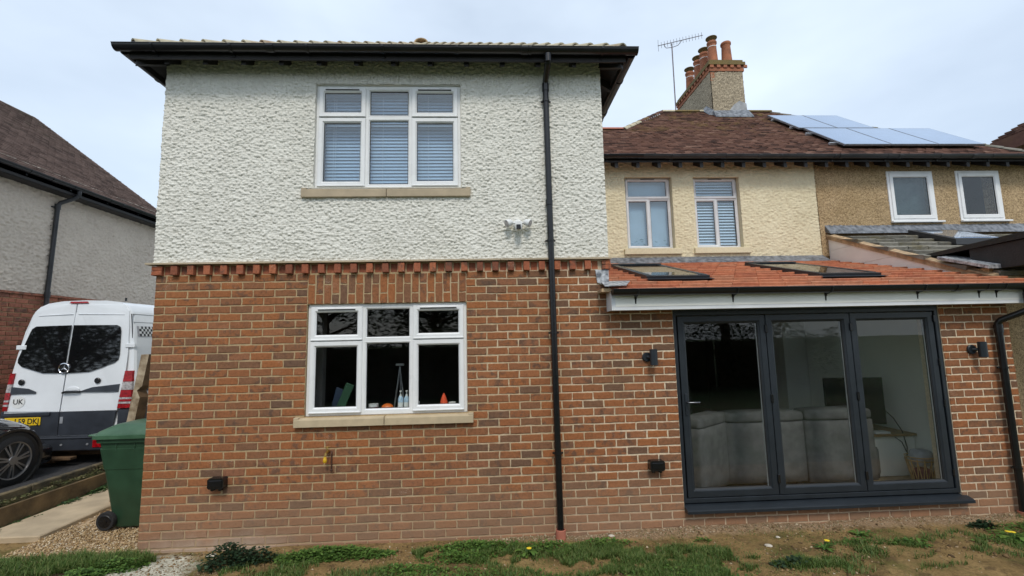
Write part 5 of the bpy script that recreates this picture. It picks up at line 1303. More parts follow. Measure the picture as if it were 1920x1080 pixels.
MB().tube([(vx-.09, vrear(1.4)-.03, 1.385), (vx-.03, vrear(1.4)-.045, 1.40), (vx+.10, vrear(1.4)-.045, 1.40), (vx+.17, vrear(1.4)-.03, 1.395)], .018, 8).build('door_handle', M_black, VN)
MB().ball((vx+.04, vrear(1.42)-.008, 1.43), .10, .012, .05, 14, 8).build('handle_recess', M_vanw, VN)
def lamp(sx):
    segs = [(1.13, 1.195, M_redl), (1.198, 1.225, M_whl), (1.228, 1.262, M_redl), (1.265, 1.292, M_whl), (1.295, 1.405, M_redl), (1.408, 1.53, M_whl), (1.533, 1.70, M_redl)]
    root = None
    for z0, z1, mt in segs:
        xi = lambda z: (.755 if sx > 0 else .885)+.05*(z-1.13)/.57*(1 if sx > 0 else -.6)
        xo = lambda z: np.interp(z, [p[0] for p in prof], [p[1] for p in prof])+.006
        b = MB(); ya, yb_ = vrear(z0), vrear(z1)
        b.hexa([(vx+sx*xi(z0), ya-.028, z0), (vx+sx*xo(z0)-sx*.03, ya-.028, z0), (vx+sx*xo(z0), ya+.12, z0), (vx+sx*xi(z0), ya+.1, z0),
                (vx+sx*xi(z1), yb_-.028, z1), (vx+sx*xo(z1)-sx*.03, yb_-.028, z1), (vx+sx*xo(z1), yb_+.12, z1), (vx+sx*xi(z1), yb_+.1, z1)])
        o = b.build('tail_light' if root is None else 'lamp_segment', mt, VN if root is None else root)
        if root is None: root = o
lamp(1); lamp(-1)
for sx in (-1, 1):
    for z in (2.10,): MB().cbox(vx+sx*.83-.075, vx+sx*.83+.075, vrear(z)-.03, vrear(z)-.002, z-.035, z+.035, .006).build('hinge', M_vanw, VN); 
rpoly([(-.22, 2.795), (-.20, 2.825), (.04, 2.825), (.06, 2.795)], .0, .03, 'brake_light', M_redl)
# lower doors, bumper, plate
rpoly([(-.94, 1.09), (-.94, .74), (.60, .74), (.69, .80), (.735, 1.09)], .0, .018, 'lower_door_panel', M_vand)
MB().box(vx-.110, vx-.103, vy-.021, vy-.018, .75, 1.09).build('door_gap', M_black, VN)
MB().cbox(vx-.97, vx+.97, vy-.13, vy+.15, .52, .715, .02).cbox(vx-.96, vx+.96, vy-.14, vy-.0, .705, .728, .006).build('bumper', M_vand, VN)
MB().cbox(vx-.98, vx-.945, vy-.02, vy+.5, .70, 1.12, .01).build('corner_panel', M_vand, VN); MB().cbox(vx+.745, vx+.98, vy-.012, vy+.5, .70, 1.12, .02).build('corner_panel', M_vand, VN)
MB().cbox(vx+.52, vx+.76, vy-.142, vy-.128, .57, .69, .004).build('reflector', M_redl, VN)
for x in (.06, .44): MB().lathe([(.016, 0), (.016, -.006)], (vx+x, vy-.13, .62), 12, 'Y').build('parking_sensor', M_alu, VN)
PL = MB().cbox(vx-.90, vx-.37, vy-.030, vy-.019, .905, 1.025, .003).build('number_plate', M_plate, VN)
MB().cbox(vx-.09, vx-.045, vy-.023, vy-.0185, .92, 1.02, .002).build('sticker', M_alu, VN)
MB().cbox(vx-.93, vx-.24, vy-.04, vy-.018, 1.045, 1.095, .006).build('plate_lamp_bar', M_vand, VN)
def text(body, size, loc, mt, parent, rot=(math.pi/2, 0, 0), ext=.001, al='CENTER', nm='lettering', xs=1.0, off=0):
    cu = bpy.data.curves.new(nm, 'FONT'); cu.body = body; cu.size = size; cu.extrude = ext; cu.align_x = al; cu.align_y = 'CENTER'; cu.offset = off
    ob = bpy.data.objects.new(nm, cu); COL.objects.link(ob); bpy.context.view_layer.update()
    me = bpy.data.meshes.new_from_object(ob.evaluated_get(bpy.context.evaluated_depsgraph_get())); bpy.data.objects.remove(ob)
    me.materials.clear(); me.materials.append(mt)
    o = bpy.data.objects.new(nm, me); link(o, parent, loc); o.rotation_euler = rot; o.scale = (xs, 1, 1); return o
text('L59 DKJ', .115, (vx-.385, vy-.0315, .964), M_ink, PL, al='RIGHT', xs=.92, off=.0015)
MB().lathe([(.095, 0), (.095, -.002)], (vx-.74, vrear(1.26)-.015, 1.26), 24, 'Y').build('country_sticker', M_camw, VN)
bpy.data.objects['country_sticker'].scale = (1, 1, 1)
text('UK', .11, (vx-.74, vrear(1.26)-.0185, 1.26), M_ink, VN, off=.001)
# right flank: side window with chequered strip, seams
sxx = vx+.972
b = MB(); b.box(sxx-.008, sxx-.004, 0, 0, 0, 0) if False else None
def side_x(z): return vx+np.interp(z, [p[0] for p in prof], [p[1] for p in prof])
def splate(y0, y1, z0, z1, t_, nm, mt, par=VN):
    return MB().hexa([(side_x(z0)+t_, y0, z0), (side_x(z0)+t_, y1, z0), (side_x(z0)-.01, y1, z0), (side_x(z0)-.01, y0, z0), (side_x(z1)+t_, y0, z1), (side_x(z1)+t_, y1, z1), (side_x(z1)-.01, y1, z1), (side_x(z1)-.01, y0, z1)]).build(nm, mt, par)
splate(2.70, 2.705, 1.0, 2.6, .002, 'panel_seam', M_gutold); splate(2.7, 5, 2.60, 2.606, .002, 'panel_seam', M_gutold); splate(2.72, 5, 2.47, 2.475, .002, 'panel_seam', M_gutold)
SWn = splate(2.755, 4.6, 2.24, 2.41, .004, 'side_window', M_towel)
chk_w = .04
for i in range(14):
    for j in range(4):
        splate(2.80+i*chk_w, 2.80+(i+1)*chk_w, 2.245+j*.04, 2.245+(j+1)*.04, .0065 if (i+j) % 2 == 0 else .006, 'chequer_square', M_ink if (i+j) % 2 == 0 else M_camw, SWn)
splate(2.85, 7.8, 1.36, 1.49, .012, 'rubbing_strip', M_vand); splate(2.95, 7.8, .61, .9, .012, 'sill_panel', M_vand)
def wheel(parent, x, y, z, R_, ax='X', face=1, spokes=7, w_=.2, rim=M_alloy):
    f = face
    ty = MB().lathe([(R_*.72, f*-.0), (R_*.94, f*-.008), (R_, f*-.03), (R_, f*-(w_-.03)), (R_*.94, f*-(w_-.01)), (R_*.6, f*-w_)], (x, y, z), 40, ax, caps=False).build('tyre', M_tyre, parent, smooth=50)
    b = MB(); b.lathe([(R_*.73, f*-.002), (R_*.745, f*.004), (R_*.70, f*.0), (R_*.67, f*-.03), (R_*.66, f*-.12)], (x, y, z), 40, ax, caps=False)
    b.lathe([(.055, f*.004), (.06, f*-.004), (.06, f*-.06)], (x, y, z), 20, ax)
    for k in range(spokes):
        for dd in (-.085, .085):
            a0 = 2*math.pi*k/spokes+.2; a1 = a0+dd*1.4; a0_ = a0+dd*2.2
            p0 = (.045*math.cos(a0_), .045*math.sin(a0_)); p1 = (R_*.70*math.cos(a1), R_*.70*math.sin(a1)); nx, nz_ = -math.sin(a0)*.011, math.cos(a0)*.011
            q = [(x+f*-.002, y+p0[0]-nx, z+p0[1]-nz_), (x+f*-.002, y+p0[0]+nx, z+p0[1]+nz_), (x+f*-.006, y+p1[0]+nx, z+p1[1]+nz_), (x+f*-.006, y+p1[0]-nx, z+p1[1]-nz_)]
            b.hexa([(a_[0]-f*.03, a_[1], a_[2]) for a_ in q]+q)
    b.build('rim', rim, ty, smooth=30)
    MB().lathe([(.15, f*-.07), (.15, f*-.08)], (x, y, z), 24, ax).lathe([(R_*.68, f*-.14), (R_*.68, f*-.15)], (x, y, z), 24, ax).build('brake_disc', M_vand, ty)
    return ty
for yy in (3.6, 7.0):
    wheel(VN, vx+.95, yy, .62, .32, face=1, spokes=5); wheel(VN, vx-.95, yy, .62, .32, face=-1, spokes=5)
MB().box(vx-.8, vx+.8, vy+.1, vy+5, .42, .6).cbox(vx-.5, vx+.25, vy-.18, vy-.06, .40, .44, .006).cbox(vx-.25, vx+.0, vy-.16, vy+.1, .36, .41, .006).build('underbody', M_timber_d, VN)
MB().tube([(vx+.45, 3.0, 2.845), (vx+.45, 3.0, 2.90)], .015, 6).build('roof_fin', M_black, VN)

# ================================================================== CAR
CR = thing('parked_car', 'black car with silver multi spoke alloy wheel nosed up behind the white van', 'car', (-3.6, 0, .3))
cxr = -2.80; wy, wz = 1.545, .62    # right flank and front wheel centre
prof2 = [  # y, half-width scale, hood height, flank shoulder height, lower z
    (-2.2, .84, 1.05, .95, .55), (-1.9, .88, 1.70, 1.12, .5), (-1.0, .9, 1.78, 1.15, .48), (.0, .9, 1.76, 1.14, .48), (.55, .9, 1.55, 1.13, .48), (.95, .9, 1.29, 1.11, .48), (1.3, .895, 1.24, 1.10, .5), (1.7, .87, 1.17, 1.03, .5), (1.95, .80, 1.08, .95, .5), (2.10, .70, .99, .86, .5), (2.2, .58, .90, .78, .52), (2.26, .40, .80, .70, .54)]
ccx = cxr-.88
vs = []; nS = 13
for y, hwid, hz_, sh, lo in prof2:
    row = [(1.0, lo), (1.0, lo+(sh-lo)*.5), (.995, sh-.06), (.96, sh), (.86, sh+(hz_-sh)*.45), (.6, sh+(hz_-sh)*.88), (0, hz_)]
    full = [(k*hwid, z) for k, z in row]+[(-k*hwid, z) for k, z in row[-2::-1]]
    vs += [(ccx+a_, y, z) for a_, z in full]
fs = []
for i in range(len(prof2)-1):
    for k in range(nS-1): fs.append((i*nS+k, i*nS+k+1, (i+1)*nS+k+1, (i+1)*nS+k))
    fs.append((i*nS, (i+1)*nS, (i+1)*nS+nS-1, i*nS+nS-1))
fs += [tuple(range(nS)), tuple(range((len(prof2)-1)*nS, len(prof2)*nS))]
MB().add(vs, fs).build('body', M_carblk, CR, smooth=40)
MB().lathe([(.355, .0), (.37, .012), (.40, .016), (.40, -.02), (.0001, -.02)], (cxr+.022, wy, wz), 36, 'X', caps=False).build('wheel_arch', M_black, CR, smooth=30)
MB().lathe([(.36, 0), (.36, .002)], (cxr+.020, wy, wz), 36, 'X').build('wheel_well', M_ink, CR)
wheel(CR, cxr+.045, wy, wz, .318, face=1, spokes=7); wheel(CR, cxr+.045, -1.1, wz, .318, face=1, spokes=7)
MB().cbox(ccx-.8, ccx+.62, 2.12, 2.36, .48, .72, .05).cbox(ccx+.45, ccx+.82, 1.86, 2.24, .44, .70, .05).build('bumper', M_carblk, CR, smooth=40)
b = MB(); b.hexa([(ccx+.70, 1.86, .80), (ccx+.83, 1.70, .86), (ccx+.60, 2.02, .92), (ccx+.5, 2.16, .84), (ccx+.74, 1.80, .92), (ccx+.845, 1.60, 1.02), (ccx+.66, 1.84, 1.10), (ccx+.55, 2.02, 1.0)]); b.build('headlight', M_headl, CR, smooth=30)
MB().tube([(ccx+.905, .1, 1.13), (ccx+.905, .9, 1.11), (ccx+.90, 1.3, 1.085), (ccx+.875, 1.7, 1.02)], .012, 6).build('wing_crease', M_carblk, CR)

# ================================================================== WHEELIE BIN AND POST
BN = thing('wheelie_bin', 'green wheelie bin with two wheels standing on gravel at the house corner', 'bin', (-.55, .8, .05))
bb = MB(); lo, hi, z0, z1 = (-.74, -.22, .62, 1.06), (-.90, -.17, .55, 1.12), .07, 1.02
def rr_(x0, x1, y0, y1, z, c=.045, n=4):
    pts = []
    for cx_, cy_, a0 in ((x1-c, y1-c, 0), (x0+c, y1-c, 90), (x0+c, y0+c, 180), (x1-c, y0+c, 270)):
        for k in range(n+1):
            a = math.radians(a0+90*k/n); pts.append((cx_+c*math.cos(a), cy_+c*math.sin(a), z))
    return pts
def loft(levels, close=True):
    b = MB(); vs = [p for l_ in levels for p in l_]; n = len(levels[0]); fs = []
    for i in range(len(levels)-1):
        for k in range(n): fs.append((i*n+k, i*n+(k+1) % n, (i+1)*n+(k+1) % n, (i+1)*n+k))
    fs += [tuple(range(n)), tuple(range((len(levels)-1)*n, len(levels)*n))]
    return b.add(vs, fs)
def lerp4(t_): return [lo[i]+(hi[i]-lo[i])*t_ for i in range(4)]
lv = []
for z, t_, ex in ((.07, 0, -.01), (.09, 0, 0), (.70, .66, 0), (.705, .66, .006), (.93, .92, .008), (.935, .92, .0), (1.0, 1, 0), (1.0, 1, .022), (1.045, 1.02, .024)):
    q = lerp4(t_); lv.append(rr_(q[0]-ex, q[1]+ex, q[2]-ex, q[3]+ex, z))
loft(lv).build('bin_body', M_binG, BN, smooth=35)
for x in (-.70, -.50, -.34): MB().cbox(x-.006, x+.006, .545, .575, .90, 1.0, .003).build('rib', M_binG, BN)
ll = [rr_(-.955, -.14, .50, 1.17, 1.046, .05), rr_(-.955, -.14, .50, 1.17, 1.085, .05), rr_(-.93, -.15, .52, 1.15, 1.09, .05), rr_(-.92, -.16, .53, 1.14, 1.12, .06), rr_(-.80, -.24, .60, 1.06, 1.185, .08), rr_(-.70, -.34, .70, .98, 1.20, .08)]
lid = loft(ll).build('lid', M_binL, BN, smooth=35)
MB().cbox(-1.03, -.90, .56, 1.10, 1.065, 1.09, .010).build('handle', M_binL, BN); MB().hexa([(-.94, .56, 1.09), (-.16, .515, 1.09), (-.16, .53, 1.09), (-.94, .58, 1.09), (-.72, .59, 1.155), (-.3, .57, 1.165), (-.3, .59, 1.165), (-.72, .61, 1.155)]).build('lid_rib', M_binG, lid)
for yy in (.565, 1.11):
    w_ = MB().lathe([(.03, 0), (.092, .0), (.10, .010), (.10, .045), (.092, .052), (.03, .052)], (-.775, yy, .15), 28, 'Y').build('wheel', M_tyre, BN, smooth=40)
    MB().lathe([(.062, -.004), (.068, .0), (.05, -.001), (.05, .004)], (-.775, yy, .15), 24, 'Y').lathe([(.028, -.008), (.032, .002)], (-.775, yy, .15), 16, 'Y').build('hub', M_black, w_)
MB().tube([(-.775, .57, .15), (-.775, 1.15, .15)], .012, 8).build('axle', M_black, BN)
PO = thing('timber_post', 'leaning weathered timber post with sawn notches between the bin and the van', 'post', (-1.42, 1.5, .06))
def px_(z): return -1.44+(z-.06)*.145
zs_ = [.05, .55, .60, .78, .84, 1.40, 1.49, 1.55, 1.965]; nt_ = [0, 0, .05, .05, 0, 0, .055, 0, 0]
vs = []
for z, n_ in zip(zs_, nt_): x = px_(z); vs += [(x, 1.45, z), (x+.10-n_, 1.45, z), (x+.10+.04-n_, 1.56, z), (x+.03, 1.56, z)]
fs = [(0, 1, 2, 3), tuple(range(len(vs)-4, len(vs)))]
for i in range(len(zs_)-1):
    for k in range(4): fs.append((i*4+k, i*4+(k+1) % 4, (i+1)*4+(k+1) % 4, (i+1)*4+k))
b = MB().add(vs, fs); b.mi = [1, 1]+[(1 if k in (1, 2) else 0) for i in range(len(zs_)-1) for k in range(4)]
b.build('post', [M_timber, M_timber_d], PO)
PO2 = thing('timber_rail', 'dark timber rail leaning behind the notched post by the house corner', 'rail', (-1.2, 1.62, .06))
MB().hexa([(-1.26, 1.62, .06), (-1.18, 1.62, .06), (-1.18, 1.70, .06), (-1.26, 1.70, .06), (-1.02, 1.62, 1.42), (-.94, 1.62, 1.42), (-.94, 1.70, 1.42), (-1.02, 1.70, 1.42)]).build('rail', M_timber_d, PO2)

# ================================================================== THINGS ON THE KITCHEN WINDOW SILL
ZS = 1.306
M_bot = mat('white blue bottle plastic', (.45, .62, .78), .3, .25, 40); M_orange = mat('orange ceramic', (.7, .16, .03), .4); M_conered = mat('orange red felt', (.75, .09, .03), .8)
M_board = mat('green board', (.015, .06, .03), .5); M_bowlw = mat('white ceramic', (.6, .62, .63), .3); M_satsuma = mat('satsuma peel', (.75, .30, .02), .5, .1)
M_blueB = mat('navy board', (.01, .022, .05), .5)
def pump(x, y, h, label):
    t = thing('pump_bottle', label, 'bottle', (x, y, ZS), 'pump bottles on the kitchen sill')
    MB().lathe([(.026, 0), (.028, .01), (.028, h*.62), (.018, h*.72), (.012, h*.74)], (x, y, ZS), 14).build('bottle_body', M_bot, t, smooth=50)
    MB().lathe([(.029, h*.18), (.029, h*.45)], (x, y, ZS), 14, caps=False).build('label_band', M_camw, t, smooth=True)
    MB().lathe([(.014, h*.73), (.014, h*.8), (.006, h*.81), (.006, h*.94), (.013, h*.95), (.012, h)], (x, y, ZS), 10).box(x-.005, x+.005, y-.035, y, ZS+h*.95, ZS+h*.99).build('pump_head', M_camw, t)
pump(2.535, .16, .225, 'white and blue pump bottle, left one of the pair on the kitchen sill'); pump(2.60, .16, .225, 'white and blue pump bottle, right one of the pair on the kitchen sill')
o = MB().ball((2.39, .18, ZS+.045), .065, .06, .045, 18, 10).build('round_pot', M_orange, smooth=True); tag(o, 'round orange ceramic pot on the sill left of the pump bottles', 'pot')
o = MB().ball((2.06, .17, ZS+.035), .038, .036, .034, 12, 8).build('satsuma', M_satsuma, smooth=True); tag(o, 'larger orange satsuma at the left of the middle pane', 'fruit', 'satsumas on the sill')
o = MB().ball((2.13, .18, ZS+.03), .032, .032, .03, 12, 8).build('satsuma', M_satsuma, smooth=True); tag(o, 'smaller orange satsuma beside the larger one on the sill', 'fruit', 'satsumas on the sill')
t = thing('storage_jar', 'squat jar with white lid between the satsumas and the orange pot', 'jar', (2.24, .18, ZS)); MB().lathe([(.05, 0), (.05, .06)], (2.24, .18, ZS), 16).build('jar_body', M_plum, t, smooth=50); MB().lathe([(.053, .06), (.053, .09)], (2.24, .18, ZS), 16).build('lid', M_bowlw, t, smooth=50)
t = thing('felt_cone', 'orange red pointed cone ornament with yellow base on the right of the kitchen sill', 'ornament', (3.0, .17, ZS)); MB().lathe([(.042, .05), (.040, .09), (.022, .15), (.004, .185)], (3.0, .17, ZS), 14).build('cone', M_conered, t, smooth=50); MB().lathe([(.04, 0), (.043, .05)], (3.0, .17, ZS), 14).build('cone_base', M_yell, t, smooth=50)
for i, (x, rr, h) in enumerate(((2.87, .042, .05), (3.09, .038, .075), (2.70, .035, .09))):
    t = thing('white_pot', ['low white pot left of the orange cone', 'white pot right of the orange cone', 'white pot right of the pump bottles'][i]+' on the kitchen sill', 'pot', (x, .18, ZS), 'white pots on the kitchen sill')
    MB().lathe([(rr*.85, 0), (rr, h*.4), (rr, h), (rr*.8, h), (rr*.7, h*.5)], (x, .18, ZS), 16).build('pot_body', M_bowlw, t, smooth=50)
    MB().lathe([(rr*1.05, h), (rr*1.05, h+.012), (.01, h+.016)], (x, .18, ZS), 16).build('rim', M_camw, t, smooth=50)
b = MB().cbox(-.045, .045, -.006, .006, 0, .33, .003); a = math.radians(-22); b.v = [(1.86+x*math.cos(a)+z*-math.sin(a)*-1*-1, .20+y, ZS+.0+x*math.sin(a)+z*math.cos(a)) for x, y, z in b.v]; o = b.build('chopping_board', M_board); tag(o, 'green chopping board leaning in the left pane of the kitchen window', 'board')
b = MB().cbox(-.04, .04, -.006, .006, 0, .28, .003); b.v = [(1.80+x*math.cos(a)-z*math.sin(a)*1*.6, .23+y, ZS+x*math.sin(a)+z*math.cos(a)) for x, y, z in b.v]; o = b.build('chopping_board', M_blueB); tag(o, 'navy chopping board behind the green one in the kitchen window', 'board')
for i, (x, rr, h) in enumerate(((1.765, .05, .055), (1.88, .045, .03), (1.98, .03, .035))):
    o = MB().lathe([(rr*.5, 0), (rr, h*.7), (rr*1.02, h), (rr*.9, h), (rr*.5, h*.2)], (x, .15, ZS), 16).build('small_dish', M_bowlw, smooth=50); tag(o, ['largest white dish at the left of the kitchen sill', 'flat white dish below the green board', 'smallest white dish by the left mullion'][i], 'dish', 'white dishes on the sill')
t = thing('camera_tripod', 'thin tripod standing inside the dark kitchen behind the middle pane', 'tripod', (2.38, .9, .1))
for dx, dy in ((-.22, 0), (.2, -.05), (.0, .25)): MB().tube([(2.38, .9, 1.75), (2.38+dx, .9+dy, .11)], .009, 6).build('leg', M_alu, t)
MB().cbox(2.33, 2.43, .87, .93, 1.76, 1.79, .006).build('head', M_alu, t)
# strip in the dim room colour inside the right wall of the kitchen left pane
MB().box(1.56, 1.64, .31, .42, 1.0, 2.5).build('window_reveal', M_darkroom, H1)

# ================================================================== PLANTS
def leaf_material(name, c0, c1, c2):
    m_, nt, b = mat_new(name); L = nt.links.new
    rnd, ge = per_piece(nt)
    c = ramp_out(nt, rnd, [(0, c0), (.55, c1), (1, c2)]); L(c, b.inputs['Base Color']); b.inputs['Roughness'].default_value = .55
    b.inputs['Specular IOR Level'].default_value = .35
    tr = N(nt, 'ShaderNodeBsdfTranslucent'); L(c, tr.inputs[0]); mx = N(nt, 'ShaderNodeMixShader'); mx.inputs[0].default_value = .25
    o = nt.nodes['Material Output']; L(b.outputs[0], mx.inputs[1]); L(tr.outputs[0], mx.inputs[2]); L(mx.outputs[0], o.inputs[0]); return m_
M_grass = leaf_material('grass blades', (.055, .105, .02), (.10, .18, .035), (.22, .24, .08))
M_weed = leaf_material('broad weed leaves', (.045, .10, .02), (.09, .18, .032), (.15, .25, .05))
M_dark = leaf_material('dark bramble leaves', (.012, .028, .014), (.022, .05, .022), (.05, .09, .04))
M_crown = leaf_material('tree leaves', (.02, .035, .012), (.035, .06, .02), (.06, .09, .03))
def blades(name, label, P, H, mt, wid=.0035, lean=.6):
    n = len(P); a = RNG.uniform(0, 6.28, n); l = RNG.uniform(.1, lean, n); hh = H*RNG.uniform(.5, 1.2, n); w_ = wid*RNG.uniform(.7, 1.5, n)
    dx, dy = np.cos(a), np.sin(a); sx, sy = -dy, dx
    z0 = gz(P[:, 0], P[:, 1]) if P.shape[1] == 2 else P[:, 2]
    def pt(t_, s_): 
        return np.stack([P[:, 0]+dx*l*hh*t_**2+sx*w_*s_, P[:, 1]+dy*l*hh*t_**2+sy*w_*s_, z0+hh*t_*(1-.25*l*t_)-.004], -1)
    V = np.stack([pt(0, -1), pt(0, 1), pt(.55, .8), pt(.55, -.8), pt(1, 0)], 1)
    F = (np.array([(0, 1, 2), (0, 2, 3), (3, 2, 4)])[None]+5*np.arange(n)[:, None, None]).reshape(-1, 3)
    o = bigmesh(name, V.reshape(-1, 3), F, mt); tag(o, label, 'grass', kind='stuff'); return o
def leaves(name, label, P3, size, mt, cat='weeds', flat=.5, kind='stuff', parent=None):
    n = len(P3); a = RNG.uniform(0, 6.28, n); el = RNG.uniform(-.2, flat, n); s_ = size*RNG.uniform(.6, 1.4, n)
    d = np.stack([np.cos(a)*np.cos(el), np.sin(a)*np.cos(el), np.sin(el)], -1); t_ = np.stack([-np.sin(a), np.cos(a), RNG.uniform(-.5, .5, n)], -1)
    mid = P3+d*s_[:, None]*.5; up = np.array([0, 0, 1.])
    V = np.stack([P3, mid+t_*s_[:, None]*.34+up*s_[:, None]*.06, P3+d*s_[:, None], mid-t_*s_[:, None]*.34+up*s_[:, None]*.06, mid-up*s_[:, None]*.04], 1)
    F = (np.array([(0, 4, 1), (1, 4, 2), (2, 4, 3), (3, 4, 0)])[None]+5*np.arange(n)[:, None, None]).reshape(-1, 3)
    o = bigmesh(name, V.reshape(-1, 3), F, mt, parent)
    if kind: tag(o, label, cat, kind=kind)
    return o
def disc(n, cx_, cy_, rx, ry, pw=.7):
    a = RNG.uniform(0, 6.28, n); r_ = RNG.uniform(0, 1, n)**pw
    rr = r_*(.75+.5*vnoise(a*1.7, np.full(n, cx_*3.1), 4)); return np.stack([cx_+rx*rr*np.cos(a), cy_+ry*rr*np.sin(a)], -1)
def ok(P): return P[(P[:, 1] < -.012) | (P[:, 0] < -.02)]
# world positions of the grass patches
GR = [(5.2, -.62, .6, .28, 3600), (4.5, -.42, .35, .22, 2200), (4.85, -.95, .7, .25, 2600), (6.3, -.78, .28, .1, 700), (2.9, -.25, .16, .16, 900), (3.5, -.35, .5, .2, 1600), (3.9, -.75, .7, .25, 1300), (7.1, -.55, .4, .15, 500), (8.2, -.6, .9, .25, 1300), (9.2, -.3, .5, .2, 800), (2.2, -.75, .8, .22, 1000), (1.5, -.5, .4, .25, 900), (6.9, -.85, .8, .15, 600)]
PG = np.concatenate([ok(disc(n*3, a, b_, c*1.1, d*1.1, .6)) for a, b_, c, d, n in GR]); PG = PG[fbm(PG[:, 0]*5, PG[:, 1]*7, 31, 3) > .44]; blades('grass', 'short tufts of grass scattered over the bare soil below the walls', PG, .055, M_grass, .0026, 1.1)
GL = [(.02, -.22, .28, .12, 2200), (-1.5, -.8, .9, .35, 5000), (-1.3, -.55, .5, .5, 6000), (-.9, -.2, .7, .22, 5200), (-.25, -.22, .35, .16, 2600), (-1.8, -.2, .5, .4, 3000), (-.5, -.95, .8, .16, 1500)]
PG = np.concatenate([disc(n, a, b_, c, d, .5) for a, b_, c, d, n in GL]); PG = ok(PG[(PG[:, 1] < .02)]); blades('grass', 'thick long grass at the lower left beside the path', PG, .085, M_grass, .0032, 1.2)
PG = np.stack([RNG.uniform(-1.5, 10, 26000), RNG.uniform(-1.7, -.03, 26000)], -1); PG = PG[fbm(PG[:, 0]*1.9, PG[:, 1]*2.4, 77, 3) > .53]; blades('sparse_grass', 'sparse short grass and moss over the soil', PG, .024, M_grass, .0022, 1.3)
WD = [(2.05, -.24, .52, .13, 2600, .05), (1.75, -.30, .3, .12, 900, .05), (3.35, -.22, .45, .12, 1500, .04), (3.2, -.42, .35, .12, 700, .035), (4.05, -.3, .3, .15, 700, .035), (2.75, -.62, .35, .12, 500, .03), (4.6, -.22, .3, .1, 500, .03), (.05, -.30, .25, .12, 1300, .05), (-.12, -.5, .2, .16, 900, .05), (5.6, -.25, .1, .04, 50, .02), (7.0, -.42, .18, .06, 120, .03), (7.25, -.3, .1, .05, 60, .03), (7.45, -.5, .25, .06, 150, .03), (9.0, -.3, .6, .13, 500, .03), (8.6, -.55, .5, .15, 500, .03), (3.1, -.8, 1.2, .2, 700, .03), (5.1, -.85, .6, .2, 300, .03)]
P3 = []
for a, b_, c, d, n, h in WD:
    p = ok(disc(n, a, b_, c, d)); e = 1-np.clip(((p[:, 0]-a)/c)**2+((p[:, 1]-b_)/d)**2, 0, 1); P3.append(np.column_stack([p, gz(p[:, 0], p[:, 1])+RNG.uniform(0, 1, len(p))*h*(.35+1.3*e)]))
leaves('broadleaf_weeds', 'low bright green broad leaved weeds along the foot of the wall', np.concatenate(P3), .026, M_weed)
P3 = []
for a, b_, c, d, n, h in ((1.05, -.30, .26, .14, 900, .13), (1.3, -.28, .2, .1, 350, .09), (-2.25, .75, .12, .7, 0, .1), (8.55, -.2, .14, .05, 250, .05), (6.15, -.80, .2, .08, 150, .04)):
    p = ok(disc(n, a, b_, c, d)); e = 1-np.clip(((p[:, 0]-a)/c)**2+((p[:, 1]-b_)/d)**2, 0, 1); P3.append(np.column_stack([p, gz(p[:, 0], p[:, 1])+RNG.uniform(0, 1, len(p))*h*(.3+1.2*e)]))
leaves('dark_weeds', 'dark leafy weed clump by the cement spill', np.concatenate(P3), .034, M_dark)
n = 5200; y_ = RNG.uniform(-.2, 3.2, n); x_ = -2.02+RNG.normal(0, .05, n)+.03; z_ = .06+RNG.uniform(0, .14, n)*np.clip(fbm(y_*2, y_*0, 5)*1.6-.3, 0, 1)
leaves('bank_ivy', 'ivy and weeds creeping along the timber edged bank beside the path', np.column_stack([x_, y_, z_]), .035, M_weed if False else leaf_material('bank leaves', (.02, .045, .015), (.05, .1, .03), (.1, .16, .05)))
n = 1500; y_ = RNG.uniform(.2, 2.6, n); x_ = -2.17+RNG.normal(0, .04, n); leaves('bank_weeds', 'small weeds on top of the bank by the driveway kerb', np.column_stack([x_, y_, .30+RNG.uniform(0, .06, n)*(fbm(y_*4, y_*0+3, 8) > .5)]), .025, leaf_material('bank top leaves', (.05, .06, .02), (.11, .12, .04), (.25, .2, .1)))
# countable plants
M_flower = mat('dandelion petals', (.85, .62, .03), .7)
def dandelion(x, y, R_, label, flowers=0, nl=11):
    z = float(gz(x, y)); t = thing('dandelion', label, 'plant', (x, y, z), 'dandelions in the soil')
    for k in range(nl):
        a = 2*math.pi*k/nl+random.uniform(-.2, .2); l = R_*random.uniform(.75, 1.15); b = MB(); d = Vector((math.cos(a), math.sin(a), 0)); s_ = Vector((-d.y, d.x, 0)); lift = random.uniform(.15, .5)
        vs = []; prof_ = [(0, .06), (.3, .12), (.45, .08), (.6, .17), (.72, .1), (.88, .14), (1, .01)]
        for u, w_ in prof_:
            p = Vector((x, y, z))+d*l*u+Vector((0, 0, l*lift*math.sin(u*2.4))); vs += [p-s_*w_*l, p+s_*w_*l]
        b.add(vs, [(2*i, 2*i+1, 2*i+3, 2*i+2) for i in range(len(prof_)-1)]); b.build('leaf', M_weed, t, loc=(x, y, z), fix=False)
    for k in range(flowers):
        fx, fy = x+random.uniform(-.05, .05), y+random.uniform(-.03, .03)
        MB().tube([(x, y, z), (fx, fy, z+.06)], .003, 5).build('stem', M_weed, t, loc=(x, y, z)); MB().lathe([(.004, 0), (.022, .006), (.024, .010), (.012, .013)], (fx, fy, z+.06), 12).build('flower', M_flower, t, loc=(x, y, z))
dandelion(6.62, -.53, .10, 'dandelion with one yellow flower on bare soil below the folding doors', 1, 14)
dandelion(7.18, -.27, .09, 'flat flowerless dandelion rosette near the middle of the door sill', 0)
dandelion(7.55, -.56, .09, 'bright green flowerless rosette on bare soil furthest from the wall', 0)
dandelion(8.55, -.50, .16, 'large dandelion with two yellow flowers near the right downpipe', 2, 16)
dandelion(3.83, -.40, .12, 'dandelion with orange yellow flower left of the downpipe foot', 1, 12)
